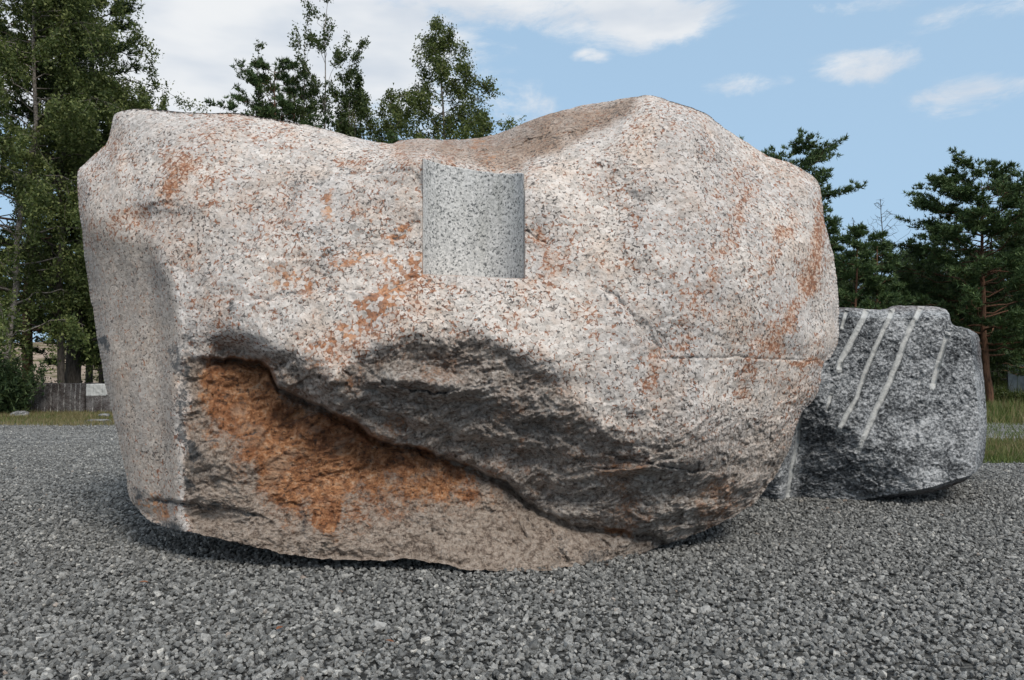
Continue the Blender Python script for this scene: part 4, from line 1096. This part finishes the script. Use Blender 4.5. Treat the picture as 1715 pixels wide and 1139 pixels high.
tree('pine_tree', 'pine', GX(1735, 42), 42, 9.8, 1.0, 3.6, 98, 'dark pine cut by the right edge of the picture', 'tree', RGp, M_PINED, M_BARKP, 50, 26000, .26, twigs=7)
tree('pine_tree', 'pine', GX(1580, 43), 43, 7.6, .3, 3.6, 97, 'dark shaggy pine left of the round topped pine', 'tree', RGp, M_PINED, M_BARKG, 50, 28000, .26, twigs=7)
tree('pine_tree', 'pine', GX(1690, 47), 47, 8.6, .3, 4.4, 96, 'dark pine low behind the red pine trunk', 'tree', RGp, M_PINED, M_BARKG, 50, 26000, .28, twigs=7)
tree('bare_birch', 'birch', GX(1478, 41), 41, 10.6, 4.5, 1.9, 95, 'bare leafless birch rising above the young pines', 'tree', 'bare birches', None, M_BARKG, 34, 0, .1, twigs=4, trunk_r=.06, sag=.1)
tree('bare_birch', 'birch', GX(1436, 43), 43, 10.0, 4.5, 1.5, 94, 'smaller bare birch beside the spreading pine', 'tree', 'bare birches', None, M_BARKG, 26, 0, .1, twigs=3, trunk_r=.045, sag=.1)
# far wood closing the gaps: three grown trees, copied with their parts
far = [tree('pine_tree', 'pine', 0, 0, 8.5 + k, .3, 4.2, 200 + k, 'far dark pine', 'tree', 'far pines', M_PINED, M_BARKG, 34, 13000, .36, twigs=6, per=9) for k in range(3)]
FP = [(1395, 58, 0), (1430, 60, 0), (1468, 57, 0), (1505, 61, 0), (1540, 58, 0), (1572, 60, 0), (1606, 57, 0), (1642, 61, 0), (1678, 58, 0), (1712, 60, 0), (1750, 57, 0), (1590, 52, 0), (1640, 53, 0), (-25, 68, 3.4), (35, 70, 3.4), (95, 67, 3.4), (205, 69, 3.4)]
FL = ['far dark pine seen just right of the boulder edge', 'far dark pine behind the smaller bare birch', 'far dark pine behind the taller bare birch', 'far dark pine right of the taller bare birch', 'far dark pine above the top right of the grey block', 'far dark pine in the gap left of the shaggy pine', 'far dark pine behind the shaggy pine', 'far dark pine left of the red pine trunk, farthest back', 'far dark pine right of the red pine trunk, farthest back', 'far dark pine behind the pale slab', 'far dark pine at the right picture edge', 'wood edge pine behind the upper right corner of the grey block', 'wood edge pine at the foot of the red trunk', 'far pine on the pale bank at the left picture edge', 'far pine on the pale bank between juniper and grooved block', 'far pine on the pale bank above the grooved block', 'far pine on the pale bank hidden beside the boulder']
for k, ((fx, fy, fz), lb) in enumerate(zip(FP, FL)):
    src = far[k % 3]
    if k < 3: o = src
    else:
        o = src.copy(); COL.objects.link(o)
        for ch in src.children:
            c2 = ch.copy(); COL.objects.link(c2); c2.parent = o
    o.location = (GX(fx, fy), fy, fz); o.rotation_euler = (0, 0, k * 1.7)
    o['label'] = lb; o['group'] = 'far pines right' if fz == 0 else 'far pines left'

# the wood beyond, one dark mass behind everything
rw = np.random.default_rng(404); Cw = []
for k in range(46):
    fx = -95 + k * 4.4 + rw.uniform(-1.5, 1.5)
    if -56 < fx < -31: continue
    fy = rw.uniform(62, 78); hh = rw.uniform(6.5, 9.5); wd_ = rw.uniform(2.2, 3.6)
    zz = rw.uniform(.1, 1, 2600); an = rw.uniform(0, 6.28, 2600)
    rad = wd_ * (1.02 - zz) ** .7 * rw.uniform(.35, 1, 2600) * (1 + .3 * np.sin(an * 3 + zz * 17))
    Cw.append(np.c_[fx + np.cos(an) * rad, fy + np.sin(an) * rad, zz * hh])
Cw = np.concatenate(Cw)
fw = obj('far_wood', leaf_cloud(rw, Cw, .26, droop=-.3, name='far_wood_mesh'), M_PINED); tag(fw, kind='stuff')

# grass
def grass(name, regions, seed, mat):
    r = np.random.default_rng(seed); Cs = []; Hs = []
    for (x0, x1, y0, y1, n, h) in regions:
        x = r.uniform(x0, x1, n * 2); y = r.uniform(y0, y1, n * 2)
        m = perlin(np.c_[x * .5, y * .7, x * 0 + seed]) + .35 * perlin(np.c_[x * 2, y * 2, x * 0]) > r.uniform(-.7, .35, n * 2)
        x = x[m][:n]; y = y[m][:n]
        Cs.append(np.c_[x, y, gh(x, y) - .02]); Hs.append(h * np.exp(r.normal(0, .35, len(x))))
    C = np.concatenate(Cs); h = np.concatenate(Hs); n = len(C)
    up = unit(np.c_[r.normal(0, .35, n), r.normal(0, .35, n), np.ones(n)]) * h[:, None]
    sd_ = unit(np.c_[r.normal(size=n), r.normal(size=n), np.zeros(n)]) * (.008 + .02 * h)[:, None]
    V = np.stack([C - sd_, C + sd_, C + up + r.normal(0, .03, (n, 3))], 1).reshape(-1, 3)
    o = obj(name, mesh_arrays(name + '_mesh', V, np.arange(n * 3).reshape(-1, 3)), mat); tag(o, kind='stuff'); return o
grass('grass', [(8, 20, 13.8, 18.0, 26000, .10), (9, 26, 18, 26, 14000, .08), (10, 40, 25, 40, 60000, .28), (20, 60, 40, 58, 40000, .55), (-26, -10, 24.3, 33, 14000, .08), (-34, -8, 33, 40, 16000, .30)], 1, M_GRASS)
grass('dry_grass', [(8, 20, 14.0, 18.5, 12000, .13), (10, 40, 24, 42, 16000, .35), (-26, -10, 23.8, 34, 34000, .09), (20, 55, 42, 56, 9000, .8)], 2, M_DRY)
for k, (sx, yy, w_, h_, lb) in enumerate([(1698, 38, .9, .62, 'green weed clump in the grass in front of the white slab'), (1672, 42, 1.0, .8, 'green weed clump left of the white slab'), (1660, 50, 2.2, 2.2, 'dark bush at the wood edge above the grass')]):
    shrub('weed_bush', GX(sx, yy), yy, w_, h_, 4500, 70 + k, lb, 'bush', M_SHRUB, .07)

# ------------------------------------------------------------------ quarry blocks at the left
def rough_block(name, x0, x1, y0, dep, h, label, seed, grooves=(), mat=M_BLOCKD, slant=0, lighttop=0, rot=0.0):
    """split stone block; front face towards the camera with upright half-round drill marks"""
    r = np.random.default_rng(seed)
    w = x1 - x0; nx, nz = max(40, int(w * 40)), 30
    gx = np.linspace(-w / 2, w / 2, nx); gz = np.linspace(0, h, nz)
    Xg, Zg = np.meshgrid(gx, gz); xf = Xg.ravel(); zf = Zg.ravel()
    yf = -dep / 2 + .05 * fbm(np.c_[xf, zf, xf * 0 + seed] * 2.5, 4) + .03 * fbm(np.c_[xf, zf, xf * 0] * 9, 3)
    gmask = np.zeros_like(xf)
    for gxx in grooves:
        dgr = np.abs(xf - gxx - .03 * perlin(np.c_[zf * 2, zf * 0 + gxx, zf * 0]))
        gg = np.clip(1 - (dgr / .03) ** 2, 0, 1); yf += .03 * gg; gmask = np.maximum(gmask, gg * .62)
    yf = yf + slant * (zf / h) ** 2
    top = h * (1 - .0 * xf); 
    V = [np.c_[xf, yf, zf + .05 * (zf / h) * perlin(np.c_[xf * 1.2, xf * 0, xf * 0 + seed])]]
    idx = np.arange(nx * nz).reshape(nz, nx)
    F = [np.c_[idx[:-1, :-1].ravel(), idx[:-1, 1:].ravel(), idx[1:, 1:].ravel(), idx[1:, :-1].ravel()]]
    border = np.r_[idx[0, :-1], idx[:-1, -1], idx[-1, :0:-1], idx[:0:-1, 0]]; m = len(border); prev = border; n0 = nx * nz
    A = V[0][border]
    for k in range(1, 9):
        f = k / 8.; Q = A.copy(); Q[:, 1] = A[:, 1] * (1 - f) + f * dep / 2
        Q += .04 * fbm(Q * 2.2 + seed, 3)[:, None] * np.array([.8, 0, .8]); Q[:, 2] = np.maximum(Q[:, 2], -.05)
        V.append(Q); cur = n0 + np.arange(m); F.append(np.c_[prev, cur, np.roll(cur, -1), np.roll(prev, -1)]); prev = cur; n0 += m
    V.append(np.array([[0, dep / 2, h / 2]])); tri = np.c_[prev, np.full(m, n0), np.roll(prev, -1)]
    V = np.concatenate(V)
    me = mesh_arrays(name + '_mesh', V, F + [tri], True)
    brown = np.full(len(V), .25)
    g_ = np.zeros(len(V)); g_[:len(gmask)] = gmask
    if lighttop: g_[V[:, 2] > h * (1 - lighttop)] = .8; brown[V[:, 2] > h * (1 - lighttop)] = 0
    set_color(me, 'stain', np.c_[g_, brown, 0 * g_], len(V))
    o = obj(name, me, mat); o.location = ((x0 + x1) / 2, y0 + dep / 2, float(gh([(x0 + x1) / 2], [y0])[0]) - .03); o.rotation_euler = (0, 0, rot)
    tag(o, label, 'block'); return o
rough_block('split_stone_block', GX(47, 32), GX(144, 32), 32, 1.3, 1.18, 'long dark split stone block with upright drill marks under the left trees', 5, grooves=[-1.0, -.75, -.45, -.2, .1, .35, .6, .8, 1.0], rot=-.05)
rough_block('split_stone_block', GX(145, 31.5), GX(205, 31.5), 31.5, 1.3, 1.15, 'stone block with pale upper half touching the left side of the boulder', 6, grooves=[-.45, -.1, .25], lighttop=.38)

def boulder_small(name, x, y, sx, sy, sz, seed, label, mat, cat='stone', rotz=0, tilt=0):
    bm = bmesh.new(); bmesh.ops.create_icosphere(bm, subdivisions=3, radius=1)
    co = np.array([v.co[:] for v in bm.verts])
    co2 = np.sign(co) * np.abs(co) ** .7
    co2 *= (1 + .22 * fbm(co * 1.6 + seed * 3.1, 3))[:, None]
    for v, c in zip(bm.verts, co2): v.co = c * (sx, sy, sz)
    me = bpy.data.meshes.new(name + '_mesh'); bm.to_mesh(me); bm.free()
    set_color(me, 'stain', np.full((len(co), 3), [.35, .1, 0.]), len(co))
    o = obj(name, me, mat); o.location = (x, y, float(gh([x], [y])[0]) + sz * .45); o.rotation_euler = (tilt, 0, rotz)
    tag(o, label, cat); return o
M_BLOCKL = granite_block('light_grey_granite', .7)
boulder_small('flat_stone', GX(168, 26), 26, .34, .25, .04, 1, 'flat pale stone lying in the grass beside the left foot of the boulder', M_BLOCKL)
boulder_small('flat_stone', GX(176, 28.5), 28.5, .16, .2, .08, 2, 'small pale stone in front of the pale topped block', M_BLOCKL)
boulder_small('tilted_slab', GX(35, 29.5), 29.5, .30, .25, .05, 3, 'thin grey slab leaning beside the juniper bush', M_BLOCKL, rotz=.3, tilt=.5)

# white slab at the far right, a box with a darker side
def box_mesh(name, w, d, h, bev=.03):
    bm = bmesh.new(); bmesh.ops.create_cube(bm, size=1)
    for v in bm.verts: v.co = Vector((v.co.x * w, v.co.y * d, (v.co.z + .5) * h))
    bmesh.ops.bevel(bm, geom=list(bm.edges), offset=bev, segments=2, affect='EDGES')
    me = bpy.data.meshes.new(name); bm.to_mesh(me); bm.free(); return me
mw, ntw, bw = new_mat('pale_sawn_stone')
cw = N(ntw, 'ShaderNodeTexCoord').outputs['Object']
L(ntw, ramp(ntw, noise(ntw, cw, 3, 5, .6), [(.35, (.40, .43, .45)), (.6, (.58, .60, .61))]), bw.inputs['Base Color'])
sl_ = obj('white_slab', box_mesh('slab_mesh', 2.6, 1.3, 2.05), mw); sl_.location = (GX(1733, 46), 46, 0); sl_.rotation_euler = (0, 0, .32)
tag(sl_, 'pale sawn stone slab standing in the grass at the far right edge', 'slab')

# few fallen leaves on the gravel
ml, ntl, bl = new_mat('dead_leaf'); bl.inputs['Base Color'].default_value = (.20, .085, .045, 1)
def leaf_obj(x, y, s, rz, label):
    bm = bmesh.new(); n = 8
    up = [bm.verts.new((s * (i / (n - 1) - .5) * 2, s * .42 * math.sin(math.pi * i / (n - 1)), .25 * s * math.sin(2.5 * i / (n - 1)))) for i in range(n)]
    mid = [bm.verts.new((s * (i / (n - 1) - .5) * 2, 0, .25 * s * math.sin(2.5 * i / (n - 1)) - .06 * s)) for i in range(1, n - 1)]
    lo = [bm.verts.new((s * (i / (n - 1) - .5) * 2, -s * .42 * math.sin(math.pi * i / (n - 1)), .25 * s * math.sin(2.5 * i / (n - 1)))) for i in range(1, n - 1)]
    for row in (up[1:-1], lo):
        for i in range(len(mid) - 1): bm.faces.new((row[i], row[i + 1], mid[i + 1], mid[i]))
        bm.faces.new((up[0], row[0], mid[0])); bm.faces.new((up[-1], row[-1], mid[-1]))
    me = bpy.data.meshes.new('leaf_mesh'); bm.to_mesh(me); bm.free()
    o = obj('fallen_leaf', me, ml); o.location = (x, y, float(gh([x], [y])[0]) + .03); o.rotation_euler = (.1, .1, rz)
    tag(o, label, 'leaf', 'fallen leaves on the gravel')
def onground(px_, py_):
    u, v = ray(px_, py_); Yg_ = -CAMH / float(v); return float(u) * Yg_, Yg_
for k, (a_, b_, lb) in enumerate([(240, 985, 'reddish dead leaf on the gravel below the shadow of the boulder'), (468, 1062, 'brown curled leaf on the gravel at the bottom, between the two others'), (652, 1082, 'dark brown leaf on the gravel, rightmost near the bottom')]):
    x_, y_ = onground(a_, b_); leaf_obj(x_, y_, .035, k * 1.3, lb)
print('TRIS', sum(len(me.loop_triangles) or sum(len(p.vertices) - 2 for p in me.polygons) for me in bpy.data.meshes))
